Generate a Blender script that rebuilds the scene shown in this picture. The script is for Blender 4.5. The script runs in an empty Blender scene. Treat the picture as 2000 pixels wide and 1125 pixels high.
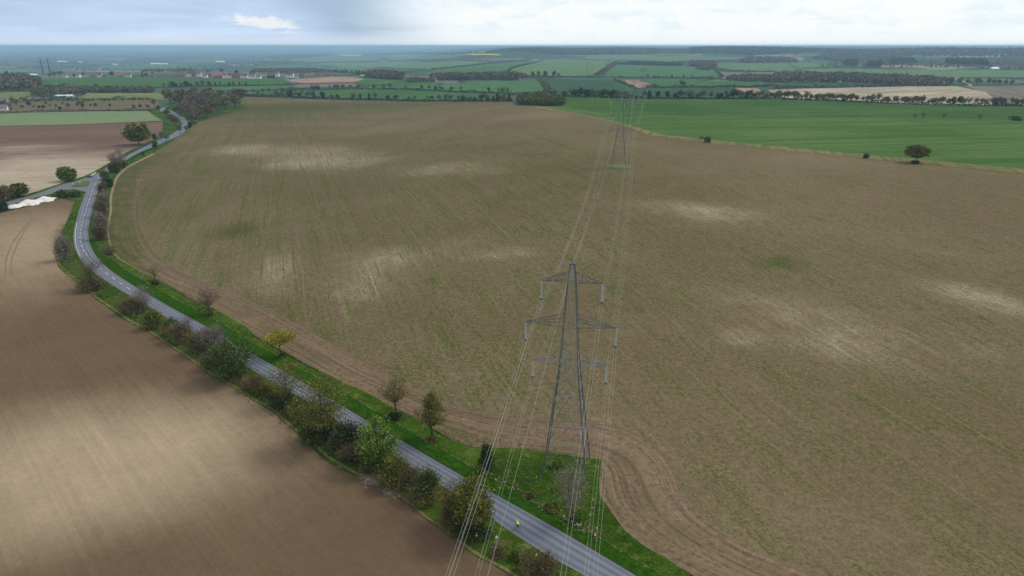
import bpy, math, random
import numpy as np
from mathutils import Vector, Matrix
from mathutils.geometry import delaunay_2d_cdt

rng = np.random.default_rng(7)
random.seed(7)
scene = bpy.context.scene
COL = scene.collection
R = math.radians

# ------------------------------------------------------------------ camera
CAM_Z, PITCH, FPX = 84.0, R(19.54), 1333.0
cp, sp = math.cos(PITCH), math.sin(PITCH)
cam = bpy.data.cameras.new("camera"); camo = bpy.data.objects.new("camera", cam); COL.objects.link(camo)
camo.location = (0, 0, CAM_Z); camo.rotation_euler = (R(90) - PITCH, 0, 0)
cam.sensor_width = 36.0; cam.lens = 36.0 * FPX / 2000.0
cam.clip_start = 0.5; cam.clip_end = 120000
scene.camera = camo

# ------------------------------------------------------------------ terrain
def sst(a, b, x):
    t = np.clip((np.asarray(x, float) - a) / (b - a), 0, 1)
    return t * t * (3 - 2 * t)

def hgt(x, y):
    x = np.asarray(x, float); y = np.asarray(y, float)
    r = np.hypot(x, y); az = np.arctan2(x, np.maximum(y, 1e-3))
    az = np.where(y <= 0, np.sign(x) * 1.6, az)
    h = 17.0 * sst(110, 400, y) * sst(-170, 40, x) * (1 - sst(880, 1500, r))
    far = sst(1300, 2600, r)
    u = (np.sin(x / 310 + 1.3) * np.cos(y / 470 + 0.4) + 0.6 * np.sin((x + y) / 650) + 0.5 * np.sin((x - 0.6 * y) / 240 + 2)) * 4.0
    h = h + far * u * (1 - sst(4000, 8000, r) * 0.3)
    right = sst(-0.12, 0.02, az)
    ridge = 60 * sst(4200, 7600, r) + 4 * sst(10000, 15000, r) + 9 * sst(17000, 22000, r) * (0.6 + 0.4 * np.sin(az * 9))
    plain = -75 * sst(1900, 6000, r)
    h = h + right * ridge + (1 - sst(-0.22, -0.02, az)) * plain
    h = h + right * sst(4500, 7000, r) * (1 - sst(9000, 11000, r)) * 5 * (np.sin(az * 23 + 1) + 0.6 * np.sin(az * 51))
    return h

def hz(x, y): return float(hgt(x, y))

def ray(px, py):
    cx, cu, cf = (px - 1000) / FPX, (562.5 - py) / FPX, 1.0
    return np.array([cx, cf * cp + cu * sp, -cf * sp + cu * cp])

def G(px, py):
    """point of the ground seen at photo pixel (px, py)"""
    d = ray(px, py); d = d / np.linalg.norm(d)
    ts = 30 * 1.01 ** np.arange(0, 720)
    X = d[0] * ts; Y = d[1] * ts; Z = CAM_Z + d[2] * ts
    below = np.nonzero(Z < hgt(X, Y))[0]
    if len(below) == 0: t = 38000.0
    else:
        b = ts[below[0]]; a = ts[max(below[0] - 1, 0)]
        for _ in range(40):
            m = (a + b) / 2
            if CAM_Z + d[2] * m < hz(d[0] * m, d[1] * m): b = m
            else: a = m
        t = min(b, 38000.0)
    x, y = d[0] * t, d[1] * t
    return np.array([x, y, hz(x, y)])

def depth(p): return p[1] * cp + (CAM_Z - p[2]) * sp
def mpp(p): return depth(p) / FPX      # metres per photo pixel at a point

# ------------------------------------------------------------------ materials
def nodes_of(name):
    m = bpy.data.materials.new(name); m.use_nodes = True
    nt = m.node_tree; nt.nodes.clear()
    return m, nt

class NT:
    def __init__(s, nt): s.nt = nt
    def n(s, t, **kw):
        nd = s.nt.nodes.new(t)
        for k, v in kw.items(): setattr(nd, k, v)
        return nd
    def link(s, a, b): s.nt.links.new(a, b)
    def put(s, sock, v):
        if isinstance(v, (int, float)): sock.default_value = v
        elif isinstance(v, tuple): sock.default_value = v if len(v) == 4 or sock.type == 'VECTOR' else (*v, 1)
        else: s.link(v, sock)
    def math(s, op, a, b=0.0, c=None, clamp=False):
        nd = s.n('ShaderNodeMath', operation=op, use_clamp=clamp)
        s.put(nd.inputs[0], a); s.put(nd.inputs[1], b)
        if c is not None: s.put(nd.inputs[2], c)
        return nd.outputs[0]
    def mix(s, f, a, b):
        nd = s.n('ShaderNodeMix', data_type='RGBA', clamp_factor=True)
        s.put(nd.inputs['Factor'], f); s.put(nd.inputs[6], a); s.put(nd.inputs[7], b)
        return nd.outputs[2]
    def mulc(s, a, b):
        nd = s.n('ShaderNodeMix', data_type='RGBA', blend_type='MULTIPLY'); nd.inputs['Factor'].default_value = 1
        s.put(nd.inputs[6], a); s.put(nd.inputs[7], b); return nd.outputs[2]
    def noise(s, vec, scale, detail=4, rough=0.55, dist=0.0):
        nd = s.n('ShaderNodeTexNoise'); s.link(vec, nd.inputs['Vector'])
        nd.inputs['Scale'].default_value = scale; nd.inputs['Detail'].default_value = detail
        nd.inputs['Roughness'].default_value = rough; nd.inputs['Distortion'].default_value = dist
        return nd.outputs['Fac']
    def ramp(s, f, a, b, lo=0.0, hi=1.0):
        nd = s.n('ShaderNodeMapRange', interpolation_type='SMOOTHSTEP'); s.put(nd.inputs[0], f)
        nd.inputs[1].default_value = a; nd.inputs[2].default_value = b; nd.inputs[3].default_value = lo; nd.inputs[4].default_value = hi
        return nd.outputs[0]
    def map(s, vec, rot=0.0, scale=(1, 1, 1), loc=(0, 0, 0)):
        nd = s.n('ShaderNodeMapping'); s.link(vec, nd.inputs['Vector'])
        nd.inputs['Rotation'].default_value = (0, 0, rot); nd.inputs['Scale'].default_value = scale; nd.inputs['Location'].default_value = loc
        return nd.outputs[0]
    def rotscale(s, vec, rot, scale):
        # first rotate, then stretch
        return s.map(s.map(vec, rot), 0, scale)
    def attr(s, name):
        return s.n('ShaderNodeAttribute', attribute_name=name).outputs['Fac']
    def out(s, col, rough=0.9, spec=0.15, metal=0.0, bump=None, bstr=0.3, bdist=0.1):
        b = s.n('ShaderNodeBsdfPrincipled'); s.put(b.inputs['Base Color'], col)
        s.put(b.inputs['Roughness'], rough); b.inputs['Specular IOR Level'].default_value = spec; b.inputs['Metallic'].default_value = metal
        if bump is not None:
            bn = s.n('ShaderNodeBump'); bn.inputs['Strength'].default_value = bstr; bn.inputs['Distance'].default_value = bdist
            s.link(bump, bn.inputs['Height']); s.link(bn.outputs[0], b.inputs['Normal'])
        o = s.n('ShaderNodeOutputMaterial'); s.link(b.outputs[0], o.inputs['Surface'])

def simple(name, col, rough=0.8, spec=0.3, metal=0.0, var=0.15, vscale=2.0):
    m, nt = nodes_of(name); t = NT(nt)
    co = t.n('ShaderNodeTexCoord').outputs['Object']
    f = t.noise(co, vscale, 3)
    c = t.mix(f, tuple(x * (1 - var) for x in col), tuple(min(x * (1 + var), 1) for x in col))
    t.out(c, rough, spec, metal)
    return m

def foliage(name, a, b, c=None, scale=0.35, isl=0.36):
    """leaves or twigs: two tones by clump, brightness by single leaf"""
    m, nt = nodes_of(name); t = NT(nt)
    co = t.n('ShaderNodeTexCoord').outputs['Object']
    oi = t.n('ShaderNodeObjectInfo').outputs['Random']
    f = t.ramp(t.noise(co, scale, 3, 0.6), 0.38, 0.62)
    col = t.mix(f, a, b)
    if c is not None:
        col = t.mix(t.math('MULTIPLY', t.ramp(oi, 0.3, 1.0), 0.7), col, c)
    rnd = t.n('ShaderNodeNewGeometry').outputs['Random Per Island']
    v = t.math('MULTIPLY_ADD', rnd, 2 * isl, 1 - isl)
    v2 = t.math('MULTIPLY_ADD', oi, 0.3, 0.85)
    v = t.math('MULTIPLY', v, v2)
    cc = t.n('ShaderNodeCombineColor')
    for i in range(3): t.link(v, cc.inputs[i])
    t.out(t.mulc(col, cc.outputs[0]), 0.85, 0.03)
    return m

def field_mat(name, soil, soil2, green, chalk_light, rowdir, gamount=0.5, streak=(0.25, 0.012), grain=1.0, crisp=1.0, tram=0.0, dist=1.0, sw=0.8):
    """drilled soil: bare soil, chalky stains and painted sun patches (attribute), seedlings in streaks along the drill rows"""
    m, nt = nodes_of(name); t = NT(nt)
    co = t.n('ShaderNodeTexCoord').outputs['Object']
    rc = t.map(co, rowdir)
    c0 = lambda f: t.math('SUBTRACT', f, 0.5)
    s1 = c0(t.noise(t.map(rc, 0, (streak[0], streak[1], 1)), 1.0, 5, 0.6))
    s2 = c0(t.noise(t.map(rc, 0, (streak[0] * 5, streak[1] * 5, 1)), 1.0, 4, 0.65))
    s3 = c0(t.noise(t.map(rc, 0, (1.9, 0.5, 1)), 1.0, 5, 0.9))
    big = t.noise(co, 0.011, 5, 0.6)
    mid = c0(t.noise(co, 0.06, 6, 0.68))
    fin = c0(t.noise(co, 1.3 * dist, 6, 0.88)); lum = c0(t.noise(t.map(co, 0, (1, 1, 1), (31, 17, 5)), 0.7 * dist, 6, 0.9)); s4 = c0(t.noise(t.map(rc, 0, (1.5, 0.012, 1)), 1.0, 3, 0.7))
    S = lambda *it: __import__('functools').reduce(lambda p, q: t.math('ADD', p, q), [t.math('MULTIPLY', x, k) if k != 1 else x for x, k in it])
    base = t.mix(t.ramp(big, 0.35, 0.65), soil, soil2)
    ck = t.attr("chalk_light"); gr = t.attr("green")
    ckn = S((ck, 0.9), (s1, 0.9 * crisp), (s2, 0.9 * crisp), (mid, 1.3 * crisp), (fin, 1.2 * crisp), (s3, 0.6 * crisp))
    base = t.mix(t.math('MULTIPLY', t.ramp(ckn, 0.0, 1.2), t.ramp(ck, 0.0, 0.5)), base, chalk_light)
    gs = S((s1, 0.7), (s2, 0.6), (mid, 0.45), (s3, 1.1), (s4, 1.5), (fin, 2.6), (gr, 0.4), (ck, -0.14))
    gm = t.ramp(gs, 0.16 - 0.4 * gamount, 0.50 - 0.4 * gamount, 0.0, 0.95)
    col = t.mix(gm, base, green)
    v = S((lum, 1.9 * grain), (s1, 0.45 * sw), (s2, 0.6 * sw), (s4, 1.5 * sw), (s3, 0.6 * grain), (mid, 0.3))
    if tram > 0:
        sx = t.n('ShaderNodeSeparateXYZ'); t.link(rc, sx.inputs[0])
        ph = t.math('PINGPONG', t.math('ADD', sx.outputs[0], t.math('MULTIPLY', mid, 2.0)), tram / 2)
        tl = t.ramp(ph, 0.15, 0.6, 1.0, 0.0)
        v = t.math('ADD', v, t.math('MULTIPLY', tl, t.math('MULTIPLY_ADD', s1, 0.8, 0.10)))
    v = t.math('MAXIMUM', t.math('ADD', v, 1.0), 0.45)
    cc = t.n('ShaderNodeCombineColor')
    for i in range(3): t.link(v, cc.inputs[i])
    t.out(t.mulc(col, cc.outputs[0]), 0.95, 0.0, bump=S((fin, 1), (s3, 1)), bstr=0.3, bdist=0.15)
    return m

def grass_mat(name, a, b, c, rowdir=0.0, streak=None, scale=0.5, bands=0.0, dry=None):
    m, nt = nodes_of(name); t = NT(nt)
    co = t.n('ShaderNodeTexCoord').outputs['Object']
    f = t.noise(co, scale, 6, 0.7); g = t.noise(co, scale * 0.08, 5, 0.6); h = t.noise(co, scale * 5, 4, 0.7)
    col = t.mix(t.ramp(g, 0.35, 0.65), a, b)
    if streak:
        s = t.noise(t.map(t.map(co, rowdir), 0, (streak[0], streak[1], 1)), 1.0, 5, 0.6)
        col = t.mix(t.ramp(s, 0.42, 0.66), col, c)
    else:
        col = t.mix(t.ramp(f, 0.5, 0.75), col, c)
    if dry is not None:
        col = t.mix(t.ramp(t.noise(co, scale * 0.35, 5, 0.7), 0.55, 0.72), col, dry)
    v = t.math('ADD', t.math('MULTIPLY_ADD', f, 0.7, 0.3), t.math('MULTIPLY', h, 0.7))
    cc = t.n('ShaderNodeCombineColor')
    for i in range(3): t.link(v, cc.inputs[i])
    t.out(t.mulc(col, cc.outputs[0]), 0.9, 0.0, bump=t.math('ADD', f, h), bstr=0.5, bdist=0.15)
    return m

def uv_strip(name, kind):
    """ribbons carry UV: u across 0..1, v along in metres"""
    m, nt = nodes_of(name); t = NT(nt)
    uv = t.n('ShaderNodeTexCoord').outputs['UV']; co = t.n('ShaderNodeTexCoord').outputs['Object']
    sx = t.n('ShaderNodeSeparateXYZ'); t.link(uv, sx.inputs[0]); u, v = sx.outputs[0], sx.outputs[1]
    fin = t.noise(co, 3.0 if kind == 'road' else 0.8, 6, 0.8)
    if kind == 'road':
        st = t.noise(t.map(uv, 0, (9, 0.012, 1)), 1.0, 3, 0.5)
        wob = t.math('MULTIPLY', t.noise(t.map(uv, 0, (1, 0.03, 1)), 1.0, 3), 0.05)
        uu = t.math('ADD', u, wob)
        tr = t.math('COSINE', t.math('MULTIPLY', t.math('SUBTRACT', uu, 0.04), 2 * math.pi * 4))
        col = t.mix(t.math('ADD', t.math('MULTIPLY_ADD', tr, 0.30, 0.1), t.math('MULTIPLY', st, 0.75)), (0.095, 0.112, 0.148), (0.235, 0.26, 0.31))
        ed = t.math('ADD', t.ramp(u, 0.0, 0.035, 1, 0), t.ramp(u, 0.965, 1.0, 0, 1))
        col = t.mix(t.math('MULTIPLY', ed, t.math('MULTIPLY_ADD', fin, 0.9, 0.2)), col, (0.16, 0.14, 0.115))
        pat = t.noise(co, 0.12, 4, 0.6)
        col = t.mix(t.ramp(pat, 0.58, 0.7, 0, 0.35), col, (0.07, 0.08, 0.1))
        t.out(t.mix(t.ramp(fin, 0.3, 0.7, 0, 0.3), col, (0.06, 0.07, 0.085)), 0.75, 0.25)
    elif kind == 'headland':
        s1 = t.noise(t.map(uv, 0, (14, 0.02, 1)), 1.0, 4, 0.65)
        s2 = t.noise(t.map(uv, 0, (40, 0.08, 1)), 1.0, 3, 0.65)
        mid = t.noise(co, 0.09, 5, 0.65)
        col = t.mix(t.ramp(s1, 0.35, 0.65), (0.140, 0.100, 0.062), (0.212, 0.156, 0.100))
        g = t.math('ADD', t.math('MULTIPLY', mid, 0.55), t.math('ADD', t.math('MULTIPLY', s2, 0.3), t.math('MULTIPLY_ADD', fin, 0.8, -0.17)))
        g = t.math('SUBTRACT', g, t.attr("bare"))
        col = t.mix(t.ramp(g, 0.46, 0.70, 0, 0.85), col, (0.075, 0.088, 0.024))
        vv = t.math('ADD', t.math('MULTIPLY_ADD', fin, 2.6, -0.65), t.math('MULTIPLY_ADD', s2, 0.8, -0.05))
        cc = t.n('ShaderNodeCombineColor')
        for i in range(3): t.link(vv, cc.inputs[i])
        t.out(t.mulc(col, cc.outputs[0]), 0.95, 0.0, bump=t.math('ADD', fin, s2), bstr=0.4, bdist=0.12)
    elif kind == 'mown':
        f = t.noise(co, 0.9, 6, 0.72); h = t.noise(co, 0.15, 4)
        col = t.mix(t.ramp(f, 0.35, 0.7), (0.012, 0.048, 0.002), (0.044, 0.112, 0.006))
        col = t.mix(t.ramp(h, 0.4, 0.65, 0, 0.6), col, (0.020, 0.066, 0.004))
        e = t.ramp(t.math('ADD', u, t.math('MULTIPLY_ADD', f, 0.5, -0.25)), 0.93, 1.02)
        col = t.mix(t.math('MULTIPLY', e, 0.75), col, (0.20, 0.19, 0.085))
        e2 = t.ramp(t.math('ADD', u, t.math('MULTIPLY_ADD', f, 0.1, -0.05)), 0.03, 0.10, 1, 0)
        col = t.mix(t.math('MULTIPLY', e2, 0.9), col, (0.04, 0.036, 0.024))
        t.out(col, 0.9, 0.0, bump=f, bstr=0.5, bdist=0.15)
    elif kind == 'track':
        s2 = t.noise(t.map(uv, 0, (6, 0.05, 1)), 1.0, 4, 0.65)
        col = t.mix(s2, (0.13, 0.09, 0.06), (0.21, 0.155, 0.105))
        t.out(col, 0.95, 0.05)
    return m

M = {}
M['twig_brown'] = foliage('twig_brown', (0.15, 0.116, 0.062), (0.215, 0.168, 0.095), isl=0.4)
M['twig_grey'] = foliage('twig_grey', (0.19, 0.165, 0.135), (0.28, 0.245, 0.205), isl=0.4)
M['twig_olive'] = foliage('twig_olive', (0.15, 0.122, 0.042), (0.20, 0.165, 0.06), isl=0.5)
M['leaf_dark'] = foliage('leaf_dark', (0.045, 0.075, 0.014), (0.09, 0.13, 0.026))
M['leaf_green'] = foliage('leaf_green', (0.078, 0.135, 0.018), (0.15, 0.215, 0.032))
M['leaf_yellow'] = foliage('leaf_yellow', (0.26, 0.26, 0.022), (0.38, 0.36, 0.04))
M['leaf_olive'] = foliage('leaf_olive', (0.092, 0.105, 0.015), (0.165, 0.17, 0.028))
M['leaf_ivy'] = foliage('leaf_ivy', (0.028, 0.046, 0.013), (0.055, 0.08, 0.022))
M['leaf_brown'] = foliage('leaf_brown', (0.105, 0.082, 0.036), (0.17, 0.13, 0.06))
M['bark'] = simple('bark', (0.075, 0.06, 0.045), 0.9, 0.1, var=0.35, vscale=3)
M['bark_pale'] = simple('bark_pale', (0.16, 0.125, 0.095), 0.9, 0.1, var=0.35, vscale=3)
M['far_green'] = foliage('far_green', (0.055, 0.09, 0.03), (0.11, 0.145, 0.045), (0.075, 0.12, 0.035), isl=0.25)
M['far_dark'] = foliage('far_dark', (0.036, 0.062, 0.03), (0.066, 0.095, 0.038), isl=0.25)
M['far_bare'] = foliage('far_bare', (0.115, 0.10, 0.078), (0.19, 0.165, 0.13), (0.14, 0.118, 0.10), isl=0.25)
M['far_brown'] = foliage('far_brown', (0.125, 0.09, 0.046), (0.19, 0.138, 0.07), (0.135, 0.112, 0.082), isl=0.25)
M['far_olive'] = foliage('far_olive', (0.115, 0.14, 0.045), (0.19, 0.215, 0.075), (0.10, 0.125, 0.045), isl=0.25)
M['steel'] = simple('steel', (0.21, 0.23, 0.25), 0.5, 0.5, 0.35, var=0.2, vscale=1.5)
M['steel_dark'] = simple('steel_dark', (0.10, 0.115, 0.14), 0.55, 0.4, 0.3, var=0.25, vscale=1.5)
M['porcelain'] = simple('porcelain', (0.46, 0.51, 0.51), 0.35, 0.5, var=0.08)
M['aluminium'] = simple('aluminium', (0.40, 0.40, 0.38), 0.5, 0.5, 0.1, var=0.05)
M['white_paint'] = simple('white_paint', (0.72, 0.72, 0.70), 0.7, 0.2, var=0.18, vscale=1.2)
M['render_white'] = simple('render_white', (0.78, 0.77, 0.73), 0.8, 0.2, var=0.06)
M['brick'] = simple('brick', (0.30, 0.19, 0.14), 0.9, 0.1, var=0.2)
M['roof_tile'] = simple('roof_tile', (0.17, 0.115, 0.10), 0.85, 0.15, var=0.25)
M['roof_red'] = simple('roof_red', (0.38, 0.13, 0.10), 0.85, 0.15, var=0.2)
M['roof_slate'] = simple('roof_slate', (0.16, 0.165, 0.19), 0.7, 0.25, var=0.2)
M['roof_sheet'] = simple('roof_sheet', (0.82, 0.84, 0.86), 0.4, 0.4, var=0.05)
M['roof_blue'] = simple('roof_blue', (0.30, 0.38, 0.52), 0.45, 0.4, var=0.08)
M['barn_dark'] = simple('barn_dark', (0.05, 0.055, 0.075), 0.7, 0.2, var=0.2)
M['window'] = simple('window_glass', (0.03, 0.035, 0.045), 0.15, 0.6, var=0.1)
M['concrete'] = simple('concrete', (0.34, 0.34, 0.33), 0.85, 0.2, var=0.15)
M['chalk_light'] = simple('chalk_white', (0.74, 0.73, 0.69), 0.95, 0.0, var=0.22, vscale=0.45)
M['rubber'] = simple('rubber', (0.02, 0.02, 0.022), 0.8, 0.2)
M['car_blue'] = simple('car_blue', (0.05, 0.09, 0.24), 0.25, 0.6, 0.2, var=0.05)
M['hi_vis'] = simple('hi_vis_cloth', (0.78, 0.80, 0.10), 0.8, 0.1, var=0.05)
M['black_cloth'] = simple('black_cloth', (0.018, 0.018, 0.024), 0.85, 0.15)
M['skin'] = simple('skin', (0.45, 0.28, 0.20), 0.6, 0.3, var=0.04)
M['helmet'] = simple('helmet_white', (0.75, 0.76, 0.72), 0.35, 0.5)
M['bike_paint'] = simple('bike_paint', (0.03, 0.03, 0.05), 0.3, 0.5)
M['lamp_glass'] = simple('lamp_glass', (0.75, 0.76, 0.76), 0.15, 0.6)
M['lamp_red'] = simple('lamp_red', (0.4, 0.02, 0.02), 0.2, 0.6)
M['dead_wood'] = foliage('dead_wood', (0.26, 0.21, 0.175), (0.40, 0.33, 0.28), isl=0.4)
M['rubble'] = simple('rubble', (0.19, 0.14, 0.12), 0.95, 0.05, var=0.4, vscale=0.8)
M['litter'] = simple('litter_white', (0.8, 0.8, 0.78), 0.6, 0.3)

# ------------------------------------------------------------------ mesh helpers
class MB:
    def __init__(s): s.v = []; s.f = []; s.m = []
    def add(s, verts, faces, mi=0):
        o = len(s.v); s.v.extend([tuple(p) for p in verts]); s.f.extend([tuple(i + o for i in f) for f in faces]); s.m.extend([mi] * len(faces))
    def box(s, c, d, rz=0.0, mi=0):
        x, y, z = d[0] / 2, d[1] / 2, d[2] / 2; ca, sa = math.cos(rz), math.sin(rz)
        P = [(i * x, j * y, k * z) for k in (-1, 1) for j in (-1, 1) for i in (-1, 1)]
        P = [(c[0] + ca * p[0] - sa * p[1], c[1] + sa * p[0] + ca * p[1], c[2] + p[2]) for p in P]
        s.add(P, [(0, 2, 3, 1), (4, 5, 7, 6), (0, 1, 5, 4), (2, 6, 7, 3), (0, 4, 6, 2), (1, 3, 7, 5)], mi)
    def tube(s, path, radii, n=5, mi=0, cap=True):
        P = [np.asarray(p, float) for p in path]; rings = []
        for i, p in enumerate(P):
            d = P[min(i + 1, len(P) - 1)] - P[max(i - 1, 0)]; d = d / (np.linalg.norm(d) + 1e-9)
            a = np.cross(d, (0, 0, 1.0)) if abs(d[2]) < 0.95 else np.cross(d, (1.0, 0, 0)); a /= np.linalg.norm(a); b = np.cross(d, a)
            r = radii[i] if hasattr(radii, '__len__') else radii
            rings.append([p + r * (math.cos(2 * math.pi * (k + .5) / n) * a + math.sin(2 * math.pi * (k + .5) / n) * b) for k in range(n)])
        vs = [q for rg in rings for q in rg]; fs = []
        for i in range(len(P) - 1):
            for k in range(n):
                k2 = (k + 1) % n; fs.append((i * n + k, i * n + k2, (i + 1) * n + k2, (i + 1) * n + k))
        if cap: fs.append(tuple(range(n - 1, -1, -1))); fs.append(tuple((len(P) - 1) * n + k for k in range(n)))
        s.add(vs, fs, mi)
    def beam(s, p, q, r, mi=0): s.tube([p, q], r, 4, mi)
    def quads(s, C, size, mi=0, aspect=1.0, flat=0.0):
        """loose leaf faces: centres C, random facing"""
        C = np.asarray(C, float); n = len(C)
        if n == 0: return
        a = rng.normal(size=(n, 3)); a /= np.linalg.norm(a, axis=1)[:, None]
        b = rng.normal(size=(n, 3)); b -= a * (a * b).sum(1)[:, None]; b /= np.linalg.norm(b, axis=1)[:, None]
        if flat: a[:, 2] *= 1 - flat; b[:, 2] *= 1 - flat
        sz = (np.asarray(size) * rng.uniform(0.6, 1.35, n))[:, None] * 0.5
        V = np.stack([C - a * sz - b * sz * aspect * .5, C + a * sz * .4 - b * sz * aspect, C + a * sz + b * sz * aspect * .5, C - a * sz * .4 + b * sz * aspect], 1).reshape(-1, 3)
        o = len(s.v); s.v.extend(map(tuple, V.tolist())); s.f.extend([(o + 4 * i, o + 4 * i + 1, o + 4 * i + 2, o + 4 * i + 3) for i in range(n)]); s.m.extend([mi] * n)
    def strips(s, A, B, w, mi=0):
        """thin twigs from A to B"""
        A = np.asarray(A, float); B = np.asarray(B, float); n = len(A)
        if n == 0: return
        d = B - A; r = rng.normal(size=(n, 3)); c = np.cross(d, r); c /= np.linalg.norm(c, axis=1)[:, None] + 1e-9
        V = np.stack([A - c * w, A + c * w, B + c * w * .3, B - c * w * .3], 1).reshape(-1, 3)
        o = len(s.v); s.v.extend(map(tuple, V.tolist())); s.f.extend([(o + 4 * i, o + 4 * i + 1, o + 4 * i + 2, o + 4 * i + 3) for i in range(n)]); s.m.extend([mi] * n)
    def mesh(s, name, mats):
        me = bpy.data.meshes.new(name); me.from_pydata(s.v, [], s.f)
        for m in (mats if isinstance(mats, (list, tuple)) else [mats]): me.materials.append(m)
        me.polygons.foreach_set('material_index', s.m); me.update(); return me
    def obj(s, name, mats, parent=None):
        return link(bpy.data.objects.new(name, s.mesh(name, mats)), parent)

def link(o, parent=None):
    COL.objects.link(o)
    if parent is not None: o.parent = parent
    return o
def tag(o, label=None, cat=None, group=None, kind=None):
    if label: o['label'] = label
    if cat: o['category'] = cat
    if group: o['group'] = group
    if kind: o['kind'] = kind
    return o
def empty(name, loc, rz=0.0, label=None, cat=None, group=None):
    o = bpy.data.objects.new(name, None); o.empty_display_size = 1; COL.objects.link(o)
    o.location = tuple(loc); o.rotation_euler = (0, 0, rz)
    return tag(o, label, cat, group)
def copy_tree(o, parent=None):
    c = o.copy(); COL.objects.link(c); c.parent = parent
    for ch in [k for k in bpy.data.objects if k.parent == o]: copy_tree(ch, c)
    return c
def smooth(o):
    for p in o.data.polygons: p.use_smooth = True
    return o

# ------------------------------------------------------------------ sheets of ground
RATIO = 1.03
RINGS = 20 * RATIO ** np.arange(0, 262)
NANG = 210
def lattice_points():
    a = np.arange(NANG) * 2 * math.pi / NANG
    X = RINGS[:, None] * np.sin(a)[None]; Y = RINGS[:, None] * np.cos(a)[None]
    return X, Y
LX, LY = lattice_points()

def inside(px, py, poly):
    px = np.asarray(px); py = np.asarray(py); c = np.zeros(px.shape, bool); n = len(poly); j = n - 1
    for i in range(n):
        xi, yi = poly[i][0], poly[i][1]; xj, yj = poly[j][0], poly[j][1]
        hit = ((yi > py) != (yj > py)) & (px < (xj - xi) * (py - yi) / (yj - yi + 1e-12) + xi)
        c ^= hit; j = i
    return c

def densify(pts, closed=True, f=0.03):
    out = []; n = len(pts)
    for i in range(n if closed else n - 1):
        a, b = np.array(pts[i][:2]), np.array(pts[(i + 1) % n][:2]); L = np.linalg.norm(b - a)
        st = max(2.0, f * np.linalg.norm((a + b) / 2)); k = max(1, int(L / st))
        for q in range(k): out.append(tuple(a + (b - a) * q / k))
    if not closed: out.append(tuple(pts[-1][:2]))
    return out

def wobble(pts, amp):
    out = []
    for p in pts:
        r = math.hypot(p[0], p[1]); s = 6 + r * 0.03
        dx = math.sin(p[0] / s * 1.7 + p[1] / s * 0.9) + 0.6 * math.sin(p[0] / s * 4.1 - p[1] / s * 3.3)
        dy = math.cos(p[0] / s * 1.1 - p[1] / s * 1.9) + 0.6 * math.cos(p[0] / s * 3.7 + p[1] / s * 2.9)
        out.append((p[0] + dx * amp, p[1] + dy * amp))
    return out

def sheet(name, px, mat, off, label=None, wob=0.3, attrs=None, raw=False, kind='structure', bump=None):
    pts = px if raw else [G(*p)[:2] for p in px]
    b = densify(pts)
    if wob: b = wobble(b, wob)
    far = sum(math.hypot(*p) for p in b) / len(b)
    ins = inside(LX.ravel(), LY.ravel(), b)
    I = np.stack([LX.ravel()[ins], LY.ravel()[ins]], 1)
    if len(I):
        B = np.array(b)
        keep = np.ones(len(I), bool)
        for k in range(0, len(I), 4000):
            d = np.sqrt(((I[k:k + 4000, None] - B[None]) ** 2).sum(2)).min(1)
            keep[k:k + 4000] = d > 0.006 * np.hypot(I[k:k + 4000, 0], I[k:k + 4000, 1])
        I = I[keep]
    vs = [Vector(p) for p in b] + [Vector(p) for p in I.tolist()]
    nb = len(b)
    r = delaunay_2d_cdt(vs, [], [list(range(nb))], 1, 1e-4)
    V = np.array([(p.x, p.y) for p in r[0]])
    z = hgt(V[:, 0], V[:, 1]) + off * (1 + 0.004 * np.hypot(V[:, 0], V[:, 1]))
    if bump is not None: z = z + bump(V[:, 0], V[:, 1])
    me = bpy.data.meshes.new(name); me.from_pydata(np.column_stack([V, z]).tolist(), [], [tuple(f) for f in r[2]])
    me.materials.append(mat); me.update()
    if me.polygons and sum(p.normal.z for p in me.polygons) < 0: me.flip_normals()
    for an, fn in (attrs or {}).items():
        at = me.attributes.new(an, 'FLOAT', 'POINT'); at.data.foreach_set('value', np.asarray(fn(V[:, 0], V[:, 1]), np.float32))
    for p in me.polygons: p.use_smooth = True
    o = link(bpy.data.objects.new(name, me)); tag(o, label, None, None, kind)
    return o

def resample(pts, n):
    P = np.array([p[:2] for p in pts]); d = np.r_[0, np.cumsum(np.linalg.norm(np.diff(P, axis=0), axis=1))]
    # Catmull-Rom style smoothing through chord-length spline
    t = np.linspace(0, d[-1], n)
    x = np.interp(t, d, P[:, 0]); y = np.interp(t, d, P[:, 1])
    k = max(1, n // (len(P) * 3)); ker = np.ones(2 * k + 1) / (2 * k + 1)
    xs = np.convolve(np.pad(x, k, mode='reflect', reflect_type='odd'), ker, 'valid'); ys = np.convolve(np.pad(y, k, mode='reflect', reflect_type='odd'), ker, 'valid')
    return np.stack([xs, ys], 1)

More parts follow.
